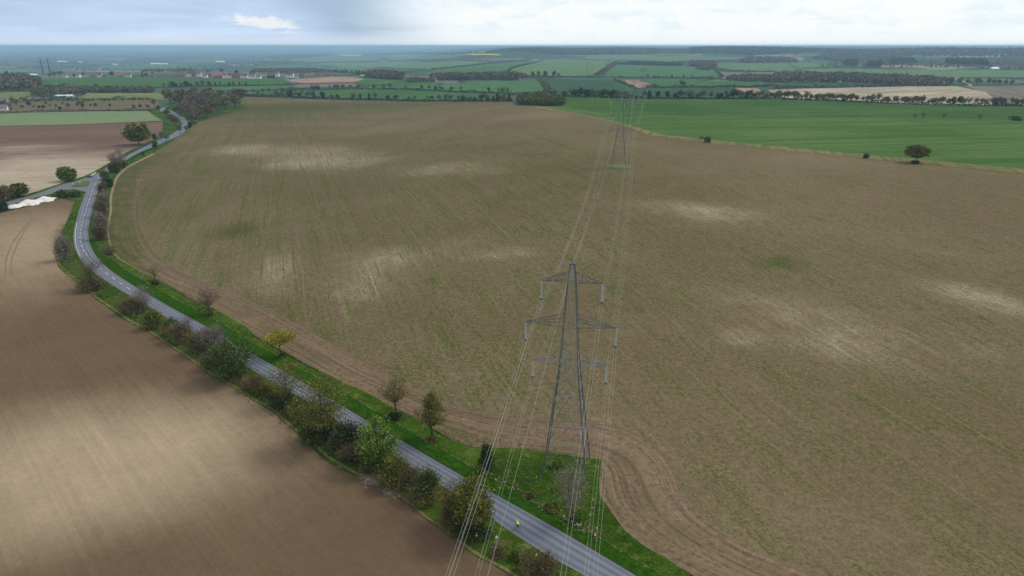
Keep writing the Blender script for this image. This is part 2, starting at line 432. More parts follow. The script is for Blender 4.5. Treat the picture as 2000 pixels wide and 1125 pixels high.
def ribbon(name, L, Rr, mat, off, label=None, n=200, nu=5, raw=False, bare=None, wob=0.0, kind='structure'):
    a = resample(L if raw else [G(*p) for p in L], n); b = resample(Rr if raw else [G(*p) for p in Rr], n)
    if wob:
        a = np.array(wobble(a.tolist(), wob)); b = np.array(wobble(b.tolist(), wob))
    c = (a + b) / 2; v = np.r_[0, np.cumsum(np.linalg.norm(np.diff(c, axis=0), axis=1))]
    V = []; uvs = []; br = []
    for i in range(n):
        for j in range(nu):
            u = j / (nu - 1); p = a[i] * (1 - u) + b[i] * u
            V.append((p[0], p[1], hz(p[0], p[1]) + off * (1 + 0.004 * math.hypot(*p)))); uvs.append((u, v[i]))
            br.append(bare(u, i / (n - 1)) if bare else 0.0)
    F = [(i * nu + j, (i + 1) * nu + j, (i + 1) * nu + j + 1, i * nu + j + 1) for i in range(n - 1) for j in range(nu - 1)]
    me = bpy.data.meshes.new(name); me.from_pydata(V, [], F); me.materials.append(mat); me.update()
    if sum(p.normal.z for p in me.polygons) < 0: me.flip_normals()
    uvl = me.uv_layers.new(name='UVMap')
    for l in me.loops: uvl.data[l.index].uv = uvs[l.vertex_index]
    at = me.attributes.new('bare', 'FLOAT', 'POINT'); at.data.foreach_set('value', np.array(br, np.float32))
    for p in me.polygons: p.use_smooth = True
    return tag(link(bpy.data.objects.new(name, me)), label, None, None, kind)

def blobs(spec):
    """soft stains or painted sun patches on a field: (px, py, rx px, ry px, weight) measured where they lie on the ground"""
    items = []
    for px, py, rx, ry, w in spec:
        c = G(px, py); e = G(px + rx, py); n = G(px, py - ry)
        ax = np.linalg.norm(e[:2] - c[:2]); ay = max(np.linalg.norm(n[:2] - c[:2]), 2)
        d = c[:2] / np.linalg.norm(c[:2])
        items.append((c[0], c[1], ax, ay, d, w))
    def f(x, y):
        s = np.zeros_like(x)
        for cx, cy, ax, ay, d, w in items:
            dx, dy = x - cx, y - cy
            al = dx * d[0] + dy * d[1]; ac = dx * d[1] - dy * d[0]
            s = s + w * np.exp(-(al / ay) ** 2 - (ac / ax) ** 2)
        return np.clip(s, -1, 1.3)
    return f

# base terrain -------------------------------------------------------
def base_mat():
    m, nt = nodes_of('open_country'); t = NT(nt)
    co = t.n('ShaderNodeTexCoord').outputs['Object']
    wv = t.n('ShaderNodeTexNoise'); t.link(co, wv.inputs['Vector']); wv.inputs['Scale'].default_value = 0.003; wv.inputs['Detail'].default_value = 2
    vm = t.n('ShaderNodeVectorMath', operation='MULTIPLY_ADD'); t.link(wv.outputs['Color'], vm.inputs[0]); vm.inputs[1].default_value = (120, 120, 0); t.link(co, vm.inputs[2])
    vec = t.map(vm.outputs[0], 0.5, (1 / 330, 1 / 520, 0))
    vo = t.n('ShaderNodeTexVoronoi'); t.link(vec, vo.inputs['Vector']); vo.inputs['Scale'].default_value = 1; vo.inputs['Randomness'].default_value = 0.75
    ve = t.n('ShaderNodeTexVoronoi', feature='DISTANCE_TO_EDGE'); t.link(vec, ve.inputs['Vector']); ve.inputs['Scale'].default_value = 1; ve.inputs['Randomness'].default_value = 0.75
    sc = t.n('ShaderNodeSeparateColor'); t.link(vo.outputs['Color'], sc.inputs[0])
    r = t.n('ShaderNodeValToRGB'); t.link(sc.outputs[0], r.inputs[0])
    r.color_ramp.interpolation = 'CONSTANT'
    E = r.color_ramp.elements
    cols = [(0, (0.055, 0.105, 0.065)), (0.22, (0.08, 0.13, 0.085)), (0.4, (0.13, 0.17, 0.115)), (0.55, (0.045, 0.085, 0.055)), (0.7, (0.17, 0.155, 0.135)), (0.8, (0.075, 0.11, 0.075)), (0.92, (0.27, 0.25, 0.20))]
    E[0].position = 0; E[0].color = (*cols[0][1], 1); E[1].position = cols[1][0]; E[1].color = (*cols[1][1], 1)
    for p, c in cols[2:]:
        e = E.new(p); e.color = (*c, 1)
    ed = t.ramp(ve.outputs['Distance'], 0.01, 0.035, 1, 0)
    col = t.mix(t.math('MULTIPLY', ed, 0.9), r.outputs[0], (0.035, 0.05, 0.028))
    wood = t.ramp(t.noise(co, 0.0011, 4, 0.6), 0.56, 0.60)
    col = t.mix(t.math('MULTIPLY', wood, 0.75), col, (0.05, 0.055, 0.032))
    v = t.math('MULTIPLY_ADD', t.noise(co, 0.02, 6, 0.7), 1.0, 0.5)
    cc = t.n('ShaderNodeCombineColor')
    for i in range(3): t.link(v, cc.inputs[i])
    t.out(t.mulc(col, cc.outputs[0]), 0.95, 0.0)
    return m

V = [(0, 0, hz(0, 0) - 0.4)]
Z = hgt(LX, LY) - 0.35 - 0.0004 * np.hypot(LX, LY)
V += np.stack([LX, LY, Z], 2).reshape(-1, 3).tolist()
F = [(0, 1 + (k + 1) % NANG, 1 + k) for k in range(NANG)]
nr = len(RINGS)
for i in range(nr - 1):
    for k in range(NANG):
        k2 = (k + 1) % NANG; a = 1 + i * NANG
        F.append((a + k, a + k2, a + NANG + k2, a + NANG + k))
me = bpy.data.meshes.new('ground'); me.from_pydata(V, [], F); me.materials.append(base_mat()); me.update()
if me.polygons[500].normal.z < 0: me.flip_normals()
for p in me.polygons: p.use_smooth = True
tag(link(bpy.data.objects.new('ground', me)), 'open rolling farmland reaching the horizon', None, None, 'structure')

# ------------------------------------------------------------------ near layout (photo pixels)
ROAD_L = [(1650, 1434), (1146, 1125), (1036, 1070), (957, 1009), (865, 950), (707, 855), (598, 782), (535, 748), (486, 720), (393, 657), (350, 635), (295, 603), (255, 579), (220, 558), (193, 540), (170, 522), (154, 503), (145, 483), (143, 463), (146, 443), (155, 410), (168, 375), (180, 352), (192, 339), (208, 328), (247, 305), (290, 283), (335, 263), (352, 252), (357, 243), (350, 233), (335, 224), (322, 220), (311, 217), (313, 213), (322, 209)]
ROAD_R = [(1740, 1419), (1240, 1125), (1172, 1082), (1116, 1050), (1014, 992), (908, 934), (778, 858), (720, 825), (609, 758), (540, 718), (488, 690), (406, 640), (340, 605), (290, 576), (240, 546), (213, 527), (197, 512), (184, 496), (175, 477), (172, 452), (178, 420), (190, 378), (198, 358), (207, 340), (218, 331), (269, 300), (308, 284), (350, 266), (366, 254), (370, 242), (362, 231), (343, 220), (332, 216), (321, 213), (325, 209), (332, 206)]
EDGE_L = [(1550, 1455), (992, 1123), (911, 1068), (839, 1020), (764, 966), (694, 927), (622, 874), (525, 803), (463, 762), (400, 723), (350, 690), (288, 648), (213, 598), (185, 580), (140, 545), (113, 523), (105, 498), (108, 475), (123, 443), (135, 420), (143, 393)]
EDGE_R = [(1850, 1392), (1350, 1121), (1254, 1069), (1211, 1037), (1182, 996), (1166, 962), (1168, 898), (1156, 895), (1061, 882), (971, 880), (928, 874), (888, 862), (826, 826), (751, 790), (676, 750), (641, 736), (575, 697), (520, 668), (475, 640), (423, 610), (376, 585), (305, 545), (275, 532), (230, 507), (213, 480), (210, 460), (213, 413), (215, 388), (222, 358), (228, 345), (250, 325), (298, 300), (388, 238), (474, 213)]
MOWN_R = [(1800, 1416), (1292, 1124), (1191, 1063), (1110, 1014), (1012, 962), (940, 921), (864, 880), (776, 826), (726, 798), (620, 736), (550, 698), (488, 665), (413, 620), (338, 580), (265, 539), (235, 520), (205, 497), (188, 475), (185, 450), (188, 420), (196, 378), (208, 350), (214, 340), (228, 330), (276, 303), (312, 286)]

verge_m = grass_mat('rough_grass', (0.024, 0.062, 0.005), (0.062, 0.112, 0.010), (0.12, 0.155, 0.03), scale=0.45, dry=(0.19, 0.165, 0.075))
island_m = grass_mat('short_grass', (0.09, 0.13, 0.025), (0.12, 0.15, 0.035), (0.15, 0.15, 0.05), scale=0.4)
VERGE = EDGE_L + [(118, 386), (60, 401), (0, 415), (-600, 590), (-600, 556), (0, 394), (75, 373), (125, 356), (160, 346), (180, 338), (205, 324), (245, 299), (285, 280), (316, 262), (318, 237), (300, 226), (295, 216), (330, 200), (450, 196), (478, 206)] + EDGE_R[::-1]
sheet('roadside_verge', VERGE, verge_m, 0.03, 'rough grass verge along both sides of the road', wob=0.8)

# main drilled field
ROW = math.atan2(-460, 1415)
MAINF = [p for p in EDGE_R] + [(462, 192), (450, 189), (500, 190), (640, 195), (870, 197), (1000, 198), (1010, 206), (1060, 212), (1130, 222), (1200, 238), (1240, 250), (1270, 262), (1380, 278), (1500, 289), (1690, 308), (1790, 317), (2000, 338), (2150, 352), (2600, 420), (3600, 640), (3600, 1430), (1900, 1430)]
CH = blobs([(470, 292, 70, 12, 1.0), (620, 300, 90, 20, .9), (560, 322, 70, 9, .6), (700, 318, 80, 15, .7), (860, 330, 100, 13, .8), (960, 336, 60, 9, .6), (1390, 412, 110, 16, .95), (1270, 398, 80, 10, .4),
            (235, 420, 26, 60, .8), (240, 350, 26, 16, .7), (520, 535, 40, 42, .8), (720, 560, 70, 70, .55), (760, 500, 80, 20, .5), (560, 510, 20, 30, .4), (990, 497, 90, 16, .7), (900, 470, 60, 16, .5),
            (1438, 655, 32, 11, 1.1), (1700, 665, 220, 50, .55), (1540, 610, 140, 40, .4), (1930, 590, 110, 22, .8), (1950, 690, 60, 14, .5), (1750, 470, 120, 10, .3), (1870, 505, 90, 10, .4), (1240, 650, 180, 70, .2), (360, 480, 40, 60, .5), (300, 560, 60, 30, .5),
            (1190, 825, 40, 15, .8), (1650, 700, 160, 30, .25), (1350, 440, 200, 25, .3), (830, 510, 160, 40, .3), (1870, 560, 140, 25, .35), (600, 600, 90, 60, .3), (1940, 800, 20, 8, .5), (1380, 560, 150, 25, .3)])
GR = blobs([(460, 448, 34, 14, .9), (1525, 512, 50, 12, .85), (860, 780, 45, 20, .25), (560, 300, 300, 80, .25), (520, 215, 170, 12, .55), (760, 205, 260, 6, .5), (300, 390, 60, 60, .3), (480, 620, 120, 50, .3), (900, 700, 200, 90, .1), (1050, 330, 160, 50, .25), (1060, 300, 30, 4, .4), (560, 600, 60, 30, .2),
            (870, 235, 200, 12, -.5), (1050, 225, 80, 9, -.4), (1500, 310, 300, 16, -.45), (1900, 400, 250, 40, -.3), (1250, 900, 90, 70, -.35), (1800, 900, 300, 200, -.1), (1400, 760, 220, 120, -.12), (240, 420, 26, 70, -.35)])
main_m = field_mat('drilled_soil', (0.166, 0.126, 0.073), (0.198, 0.154, 0.093), (0.064, 0.080, 0.020), (0.42, 0.36, 0.25), ROW, 0.52, streak=(0.16, 0.006), tram=12.0)
sheet('crop_field', MAINF, main_m, 0.0, 'wide brown field of sprouting crop under the pylons', wob=0.25, attrs={'chalk_light': lambda x, y: CH(x, y) * .7, 'green': GR})

# ploughed field at lower left
LEFTF = EDGE_L + [(118, 387), (60, 402), (0, 416), (-600, 592), (-1000, 690), (-1600, 900), (-1600, 1600), (1500, 1600)]
CHALK_SUN_L = blobs([(430, 822, 170, 85, .42), (235, 875, 230, 105, .5), (50, 900, 220, 110, .65), (300, 930, 230, 80, .35), (80, 455, 170, 60, .75), (50, 530, 110, 70, .35), (560, 950, 200, 90, .2), (0, 1080, 260, 70, .15), (-100, 720, 160, 130, .2)])  # chalky soil plus a sunlit patch, both painted into the soil colour
GRL = blobs([(300, 700, 200, 60, -.4)])
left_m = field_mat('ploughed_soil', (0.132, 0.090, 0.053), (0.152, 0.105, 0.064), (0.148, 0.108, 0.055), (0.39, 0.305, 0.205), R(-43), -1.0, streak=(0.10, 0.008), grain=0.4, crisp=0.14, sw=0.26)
sheet('ploughed_field', LEFTF, left_m, 0.0, 'bare brown ploughed field beside the hedge, with a chalky patch and painted sunlight', wob=0.25, attrs={'chalk_light': CHALK_SUN_L, 'green': GRL})

# headland strip of the main field, along the verge
HEAD_IN = EDGE_R[:-2]
HEAD_OUT = [(2200, 1400), (1600, 1125), (1420, 1050), (1340, 985), (1320, 925), (1290, 875), (1240, 842), (1180, 826), (1090, 822), (1000, 818), (930, 808), (860, 782), (800, 752), (720, 714), (650, 672), (600, 645), (520, 602), (440, 566), (380, 543), (330, 515), (300, 492), (285, 468), (275, 440), (272, 410), (274, 385), (278, 360), (285, 343), (300, 325), (330, 308), (360, 296)]
head_m = uv_strip('headland_soil', 'headland')
ribbon('field_headland', HEAD_IN, HEAD_OUT, head_m, 0.025, 'turning strip of bare soil along the edge of the crop field', n=420, nu=9, bare=lambda u, w: 0.10 * math.exp(-((u - .85) / .12) ** 2) + 0.19 * (1 - float(sst(.42, .54, w))) + (0.10 if u < 0.1 else 0))
dry_m = grass_mat('dry_margin', (0.10, 0.125, 0.03), (0.20, 0.165, 0.075), (0.25, 0.205, 0.10), scale=0.9)
ribbon('field_margin', EDGE_L, [(x + 3 * (.3 + y / 1000), y - 3.6 * (.25 + y / 1100)) for x, y in EDGE_L], dry_m, 0.07, 'dry yellowish grass edge along the ploughed field', n=300, nu=3, wob=.35)
ck_m = simple('chalky_soil', (0.27, 0.215, 0.145), 0.95, 0.05, var=0.35, vscale=0.5)
P_ = EDGE_R[22:32]
ribbon('field_margin', P_, [(x + 4.5, y + 1.2) for x, y in P_], ck_m, 0.045, 'pale chalky edge of the crop field along the thicket', n=120, nu=3, wob=.5)
trk = uv_strip('wheel_track_soil', 'track')
def offset_px(pts, dx, dy): return [(p[0] + dx, p[1] + dy) for p in pts]
for k, (du, dv) in enumerate(((0, 0), (-9, 6))):
    P = [(p[0] + du, p[1] + dv) for p in HEAD_OUT[3:27]]
    ribbon('wheel_track', [(p[0], p[1]) for p in P], [(p[0] - 1.4, p[1] + 1.8) for p in P], trk, 0.05, ('outer' if k == 0 else 'inner') + ' wheel track curving along the crop field headland', n=260, nu=2)
dtrk = simple('dark_wheel_rut', (0.215, 0.165, 0.115), 0.95, 0.05, var=0.3, vscale=0.4)
for k, dx in enumerate((0, 11)):
    P = [(62 + dx * .3, 425), (40 + dx * .6, 450), (20 + dx, 480), (9 + dx, 510), (10 + dx, 540)]
    ribbon('wheel_rut', P, [(p[0] + 2.5, p[1] + .6) for p in P], dtrk, 0.02, ('dark wheel rut nearer the frame edge' if k == 0 else 'dark wheel rut nearer the road bend') + ' on the pale end of the ploughed field', n=60, nu=3)

# roads
road_m = uv_strip('asphalt', 'road')
SIDE = [(196, 336), (160, 350), (125, 360), (75, 378), (0, 399), (-600, 564), (-600, 577), (0, 407), (20, 402.5), (50, 391), (100, 379), (125, 371.5), (145, 370), (162, 374), (172, 376), (186, 352)]
side_m = simple('side_asphalt', (0.15, 0.16, 0.18), 0.8, 0.2, var=0.15, vscale=0.5)
sheet('side_road', SIDE, side_m, 0.055, 'side road leaving the junction to the left', wob=0.0)
ribbon('road', ROAD_L, ROAD_R, road_m, 0.08, 'grey two lane road winding past the fields', n=420, nu=9)
ribbon('mown_verge', [(p[0], p[1]) for p in ROAD_R[:27]], MOWN_R, uv_strip('mown_grass', 'mown'), 0.06, 'bright green mown strip along the road', n=360, nu=6, wob=0.12)
ISL = [(140, 365.5), (148, 359.5), (163, 355), (172, 354.5), (176, 356), (173, 363.5), (160, 365)]
sheet('traffic_island', ISL, island_m, 0.14, 'grassy triangle in the mouth of the side road', wob=0.0)
# road markings, each dash its own short sheet (worn paint)
mk = simple('road_paint', (0.62, 0.63, 0.62), 0.7, 0.2, var=0.3, vscale=1.5)
CL = resample([G(*p) for p in [(226, 323), (200, 338), (187, 358), (174, 393), (163, 425), (157, 450), (156, 470), (161, 487), (172, 504), (190, 520), (205, 532), (232, 552), (262, 571)]], 400)
d = np.r_[0, np.cumsum(np.linalg.norm(np.diff(CL, axis=0), axis=1))]
mkb = MB(); s = 3.0
while s < d[-1] - 6:
    pts = [np.array([np.interp(q, d, CL[:, 0]), np.interp(q, d, CL[:, 1])]) for q in (s, s + 2, s + 4)]
    dr = pts[2] - pts[0]; dr /= np.linalg.norm(dr); nrm = np.array([-dr[1], dr[0]]) * 0.12
    vs = []
    for q in pts:
        for sg in (-1, 1): w = q + sg * nrm; vs.append((w[0], w[1], hz(w[0], w[1]) + 0.1 + 0.0007 * math.hypot(*w)))
    mkb.add(vs, [(0, 1, 3, 2), (2, 3, 5, 4)]); s += 8.5
tag(mkb.obj('road_markings', mk), 'white dashed centre line round the road bend', None, None, 'structure')
el = [(150, 436), (147, 452), (146.5, 465), (148.5, 482), (157, 502)]
ribbon('edge_line', el, [(p[0] + 1, p[1]) for p in el], mk, 0.1, 'thin white edge line on the outside of the road bend', n=60, nu=2)
gw = [(177, 343), (187, 337)]
ribbon('give_way_line', gw, [(p[0] + 1.5, p[1] + .8) for p in gw], mk, 0.1, 'white line across the mouth of the side road', n=10, nu=2)

# grass patch round the feet of the second pylon
t2g = G(1208, 326)
ell = [(t2g[0] + 7.5 * math.cos(a), t2g[1] + 8.5 * math.sin(a)) for a in np.linspace(0, 2 * math.pi, 24, endpoint=False)]
sheet('grass_patch', ell, grass_mat('pale_grass', (0.12, 0.15, 0.06), (0.15, 0.18, 0.08), (0.18, 0.18, 0.09)), 0.06, 'round light green grass patch under the second pylon', wob=0.9, raw=True)

# ------------------------------------------------------------------ middle and far fields
def farm(name, a, b=None, c=None, rd=0.3, streak=(0.05, 0.004)):
    a = np.array(a); b = tuple(a * 1.15) if b is None else b; c = tuple(a * 0.85) if c is None else c
    return grass_mat(name, tuple(a), b, c, rd, streak, scale=0.12)
WG = farm('wheat_green', (0.052, 0.116, 0.030), (0.080, 0.150, 0.048), (0.040, 0.092, 0.024), rd=R(86), streak=(0.12, 0.004))
WG2 = farm('wheat_green_lower', (0.072, 0.142, 0.036), (0.108, 0.176, 0.058), (0.056, 0.116, 0.028), rd=R(80), streak=(0.12, 0.004))
g1 = farm('field_green', (0.06, 0.138, 0.045)); g2 = farm('field_midgreen', (0.072, 0.16, 0.062)); g3 = farm('field_palegreen', (0.115, 0.195, 0.085)); g4 = farm('field_darkgreen', (0.045, 0.10, 0.05))
pink = farm('field_pink_soil', (0.33, 0.23, 0.18)); straw = farm('field_straw', (0.36, 0.305, 0.215), (0.48, 0.42, 0.31), (0.28, 0.24, 0.165), 1.0, (0.03, 0.004)); grey = farm('field_greygreen', (0.18, 0.165, 0.125))
past = grass_mat('scrub_pasture', (0.135, 0.115, 0.065), (0.17, 0.14, 0.085), (0.10, 0.105, 0.05), scale=0.05)
yg = farm('field_yellowgreen', (0.17, 0.19, 0.07)); rape = farm('field_rape', (0.55, 0.48, 0.05))
lg = grass_mat('field_bluegreen', (0.155, 0.225, 0.125), (0.175, 0.24, 0.14), (0.20, 0.24, 0.095), R(88), (0.06, 0.004), scale=0.1)
edge = farm('field_margin', (0.175, 0.16, 0.078), (0.23, 0.20, 0.105), (0.11, 0.13, 0.045), 0.3, (0.3, 0.02)); bank = farm('bank_grass', (0.18, 0.20, 0.085))

UB = [(0, 246.5), (150, 243.5), (318, 237), (316, 262), (285, 280), (245, 299), (205, 324), (180, 338), (160, 346), (125, 356), (75, 373), (0, 394), (-600, 556), (-600, 252)]
ub_m = field_mat('upper_soil', (0.150, 0.098, 0.072), (0.175, 0.118, 0.088), (0.15, 0.108, 0.065), (0.40, 0.335, 0.25), R(80), -1.0, streak=(0.03, 0.004), grain=0.5, crisp=0.5, dist=.4)
sheet('upper_ploughed_field', UB, ub_m, 0.02, 'brown field beyond the side road, pale towards the junction', attrs={'chalk_light': blobs([(60, 335, 160, 35, 1.2), (10, 360, 100, 20, .6), (150, 330, 70, 16, .8), (40, 290, 90, 8, .5), (230, 300, 30, 12, .4)]), 'green': blobs([(0, 260, 5, 5, 0.0)])})
FIELDS = [
 ('wheat_field', WG, [(1100, 190.5), (1225, 193.5), (1400, 194), (1500, 194), (1640, 198), (1750, 204), (1850, 207), (2000, 208.5), (2150, 210), (2150, 236), (1990, 234), (1760, 231.5), (1500, 230), (1240, 224), (1180, 222), (1120, 212), (1098, 206), (1098, 196)], 'dark upper strip of the green wheat field', 0.03),
 ('wheat_field', WG2, [(1098, 206), (1120, 212), (1180, 222), (1240, 224), (1500, 230), (1760, 231.5), (1990, 234), (2150, 236), (2150, 346), (2000, 330), (1790, 311), (1690, 302), (1500, 284), (1380, 273), (1290, 262), (1240, 247), (1180, 232), (1110, 218), (1040, 209), (1040, 206)], 'bright lower part of the green wheat field', 0.035),
 ('field_margin', edge, [(1010, 206), (1040, 206), (1110, 218), (1180, 232), (1240, 247), (1290, 262), (1380, 273), (1500, 284), (1690, 302), (1790, 311), (2000, 330), (2150, 346), (2150, 354), (2000, 340), (1790, 319), (1690, 310), (1500, 291), (1380, 280), (1270, 264), (1200, 240), (1130, 224), (1060, 214)], 'pale grass margin between the brown field and the wheat', 0.04),
 ('meadow', lg, [(-600, 224), (0, 222), (60, 220), (150, 218), (288, 217), (300, 225), (318, 236), (150, 243), (0, 246), (-600, 252)], 'pale green meadow at the left edge', 0.03),
 ('pasture', past, [(-600, 207), (0, 203), (40, 200), (100, 198), (200, 197), (300, 195), (312, 203), (300, 212), (290, 216), (150, 217), (0, 221), (-600, 223)], 'rough brown pasture dotted with bushes', 0.03),
 ('meadow', yg, [(-80, 181), (0, 181), (60, 180), (64, 186), (45, 190), (20, 200), (0, 203), (-80, 204)], 'yellow green meadow behind the dark barn', 0.03),
 ('green_field', g1, [(80, 157), (120, 152), (250, 151), (330, 152), (430, 155), (560, 154), (568, 162), (545, 166), (440, 168), (380, 167), (330, 169), (250, 173), (150, 176), (85, 168)], 'long dark green field below the village', 0.05),
 ('green_field', g2, [(390, 171), (450, 169), (560, 167), (600, 172), (520, 176), (450, 177), (400, 176)], 'small green field behind the brown copse', 0.05),
 ('tilled_field', pink, [(565, 156), (650, 150), (690, 151), (712, 155), (690, 161), (590, 163), (570, 160)], 'pinkish tilled field below the middle village', 0.06),
 ('green_field', g1, [(650, 149.5), (720, 150), (780, 155), (870, 162), (850, 167), (700, 166), (690, 161), (712, 155)], 'green field beside the pinkish tilled field', 0.05),
 ('green_field', g1, [(480, 184), (560, 180), (640, 177), (700, 175), (760, 176), (860, 180), (990, 184), (1000, 196), (870, 195), (700, 193), (560, 188)], 'green field directly behind the long hedgerow', 0.05),
 ('green_field', g2, [(720, 168), (850, 167), (880, 163), (960, 159), (1050, 157), (1058, 165), (1062, 178), (1000, 182), (900, 178), (800, 173), (720, 174)], 'bright green field below the wooded hamlet', 0.05),
 ('green_field', g4, [(1060, 156), (1200, 155), (1222, 166), (1236, 176), (1238, 190), (1100, 188), (1075, 186), (1068, 170)], 'dark green field left of the far pylons', 0.05),
 ('tilled_field', pink, [(1218, 157), (1245, 157), (1264, 162), (1280, 170), (1250, 172), (1235, 170)], 'pink tilled patch behind the far pylons', 0.06),
 ('green_field', g1, [(1250, 157), (1340, 157), (1430, 160), (1500, 163), (1500, 168), (1400, 169), (1285, 170), (1264, 162)], 'green field with a single round tree at its lower edge', 0.05),
 ('green_field', g4, [(1240, 174), (1330, 172), (1440, 172), (1460, 180), (1475, 192), (1380, 192), (1240, 192)], 'dark green field right of the far pylons', 0.05),
 ('tilled_field', pink, [(1436, 172), (1480, 173), (1500, 183), (1512, 190), (1490, 192), (1470, 186)], 'pink tilled patch behind the hedgerow trees', 0.06),
 ('stubble_field', straw, [(1500, 176), (1580, 173), (1700, 171), (1770, 169), (1870, 169), (1925, 180), (1940, 190), (1940, 206), (1800, 204), (1640, 196), (1540, 192), (1510, 184)], 'pale striped field behind the hedgerow', 0.05),
 ('grey_field', grey, [(1880, 168.5), (2000, 168), (2150, 168), (2150, 206), (1940, 206), (1942, 190), (1925, 180)], 'greyish field at the right edge', 0.05),
 ('green_field', g4, [(1545, 161), (1640, 161), (1720, 166), (1600, 171), (1510, 169)], 'dark green strip in front of the brown wood', 0.05),
 ('green_field', g3, [(1540, 135), (1640, 134), (1760, 136), (1860, 136), (1990, 138), (2150, 139), (2150, 153), (2000, 152), (1860, 151), (1780, 147), (1700, 143), (1600, 141)], 'pale green field behind the brown wood', 0.06),
 ('green_field', g3, [(1400, 124), (1500, 123), (1536, 123), (1556, 136), (1540, 141), (1440, 138), (1405, 133)], 'pale green field left of the white barn', 0.06),
 ('green_field', g3, [(1540, 122), (1590, 123), (1620, 131), (1570, 133), (1556, 133)], 'small pale green field above the white barn', 0.06),
 ('green_field', g3, [(985, 147), (1000, 135), (1060, 118), (1100, 114.5), (1195, 119), (1182, 132), (1158, 148), (1100, 149), (1040, 147)], 'large pale green hillside field with far pylons', 0.06),
 ('green_field', g2, [(1205, 127), (1330, 129), (1392, 135), (1408, 150), (1300, 152), (1180, 150), (1192, 136)], 'large green field right of the scrubby bank', 0.06),
 ('green_field', g2, [(475, 128), (630, 128.5), (760, 134), (830, 136), (770, 141), (600, 139), (490, 138)], 'green hillside field above the middle village', 0.06),
 ('green_field', g3, [(632, 127), (640, 122.5), (760, 120.5), (960, 123), (870, 133), (842, 135.5), (760, 133.5)], 'pale green hillside field crossed by one thin hedge', 0.06),
 ('green_field', g2, [(858, 138), (870, 134), (965, 124), (1055, 118), (998, 134), (984, 146), (900, 147), (800, 146)], 'green hillside field above the wooded hamlet', 0.06),
 ('green_field', g3, [(500, 121), (560, 116), (650, 111.5), (730, 111.5), (745, 118), (640, 121.5)], 'pale field below the yellow strip', 0.07),
 ('green_field', g3, [(740, 108), (900, 108), (890, 113), (810, 117), (762, 118)], 'pale green field on the far hillside', 0.07),
 ('rape_field', rape, [(660, 107.4), (704, 107.2), (708, 110), (668, 110)], 'narrow yellow rape field on the left hillside', 0.09),
 ('rape_field', rape, [(912, 106.5), (980, 107), (974, 109), (925, 108.6)], 'narrow yellow rape field near the wooded ridge', 0.09),
 ('rape_field', yg, [(1266, 106.5), (1345, 105.5), (1340, 107.5), (1272, 108.5)], 'pale yellow strip under the wooded ridge', 0.09),
 ('green_field', g3, [(1150, 111.5), (1270, 109), (1440, 113), (1450, 117), (1300, 121), (1210, 118), (1110, 113.5)], 'pale green field under the wooded ridge', 0.07),
 ('grey_field', grey, [(1080, 109), (1200, 107), (1265, 107), (1270, 109), (1150, 111.2)], 'greyish strip under the wooded ridge', 0.07),
 ('green_field', g2, [(200, 128), (300, 126), (420, 126), (440, 131), (300, 138), (200, 137)], 'bluish green field on the far plain', 0.07),
 ('green_field', g3, [(-80, 130), (60, 131), (80, 140), (0, 143), (-80, 143)], 'pale field on the plain behind the two masts', 0.07),
]
for nm, mt, px, lb, off in FIELDS:
    sheet(nm, px, mt, off, lb, wob=0.5)

# lane through the middle village
ribbon('village_lane', [(540, 152), (556, 155), (566, 161), (574, 164)], [(546, 152), (562, 155), (572, 161), (580, 164)], side_m, 0.09, 'short pale lane leading up to the middle village', n=30, nu=2)
ribbon('farm_track', [(1866, 156), (1878, 159), (1893, 168)], [(1870, 156), (1884, 159), (1900, 168)], straw, 0.09, 'pale farm track by the white farmstead', n=20, nu=2)
# covered reservoir: a low flat-topped grass mound
def mound():
    mb = MB()
    c = [G(148, 194), G(330, 194), G(322, 186), G(178, 186)]
    zb = 0
    top = []
    ctr = sum(c) / 4
    for p in c:
        q = ctr + (p - ctr) * np.array([0.93, 0.55, 1]); q = np.array([q[0], q[1], p[2] + 5.0]); top.append(q)
    vs = [tuple(p - np.array([0, 0, 0.5])) for p in c] + [tuple(p) for p in top]
    mb.add(vs, [(0, 1, 5, 4), (1, 2, 6, 5), (2, 3, 7, 6), (3, 0, 4, 7), (4, 5, 6, 7)])
    o = mb.obj('grass_mound', bank); tag(o, 'low flat topped grassy mound behind the pasture', None, None, 'structure')
mound()

# ------------------------------------------------------------------ trees
DSC = 1.0
def bez(a, b, c, n=5):
    return [(1 - t) ** 2 * a + 2 * t * (1 - t) * b + t * t * c for t in np.linspace(0, 1, n)]

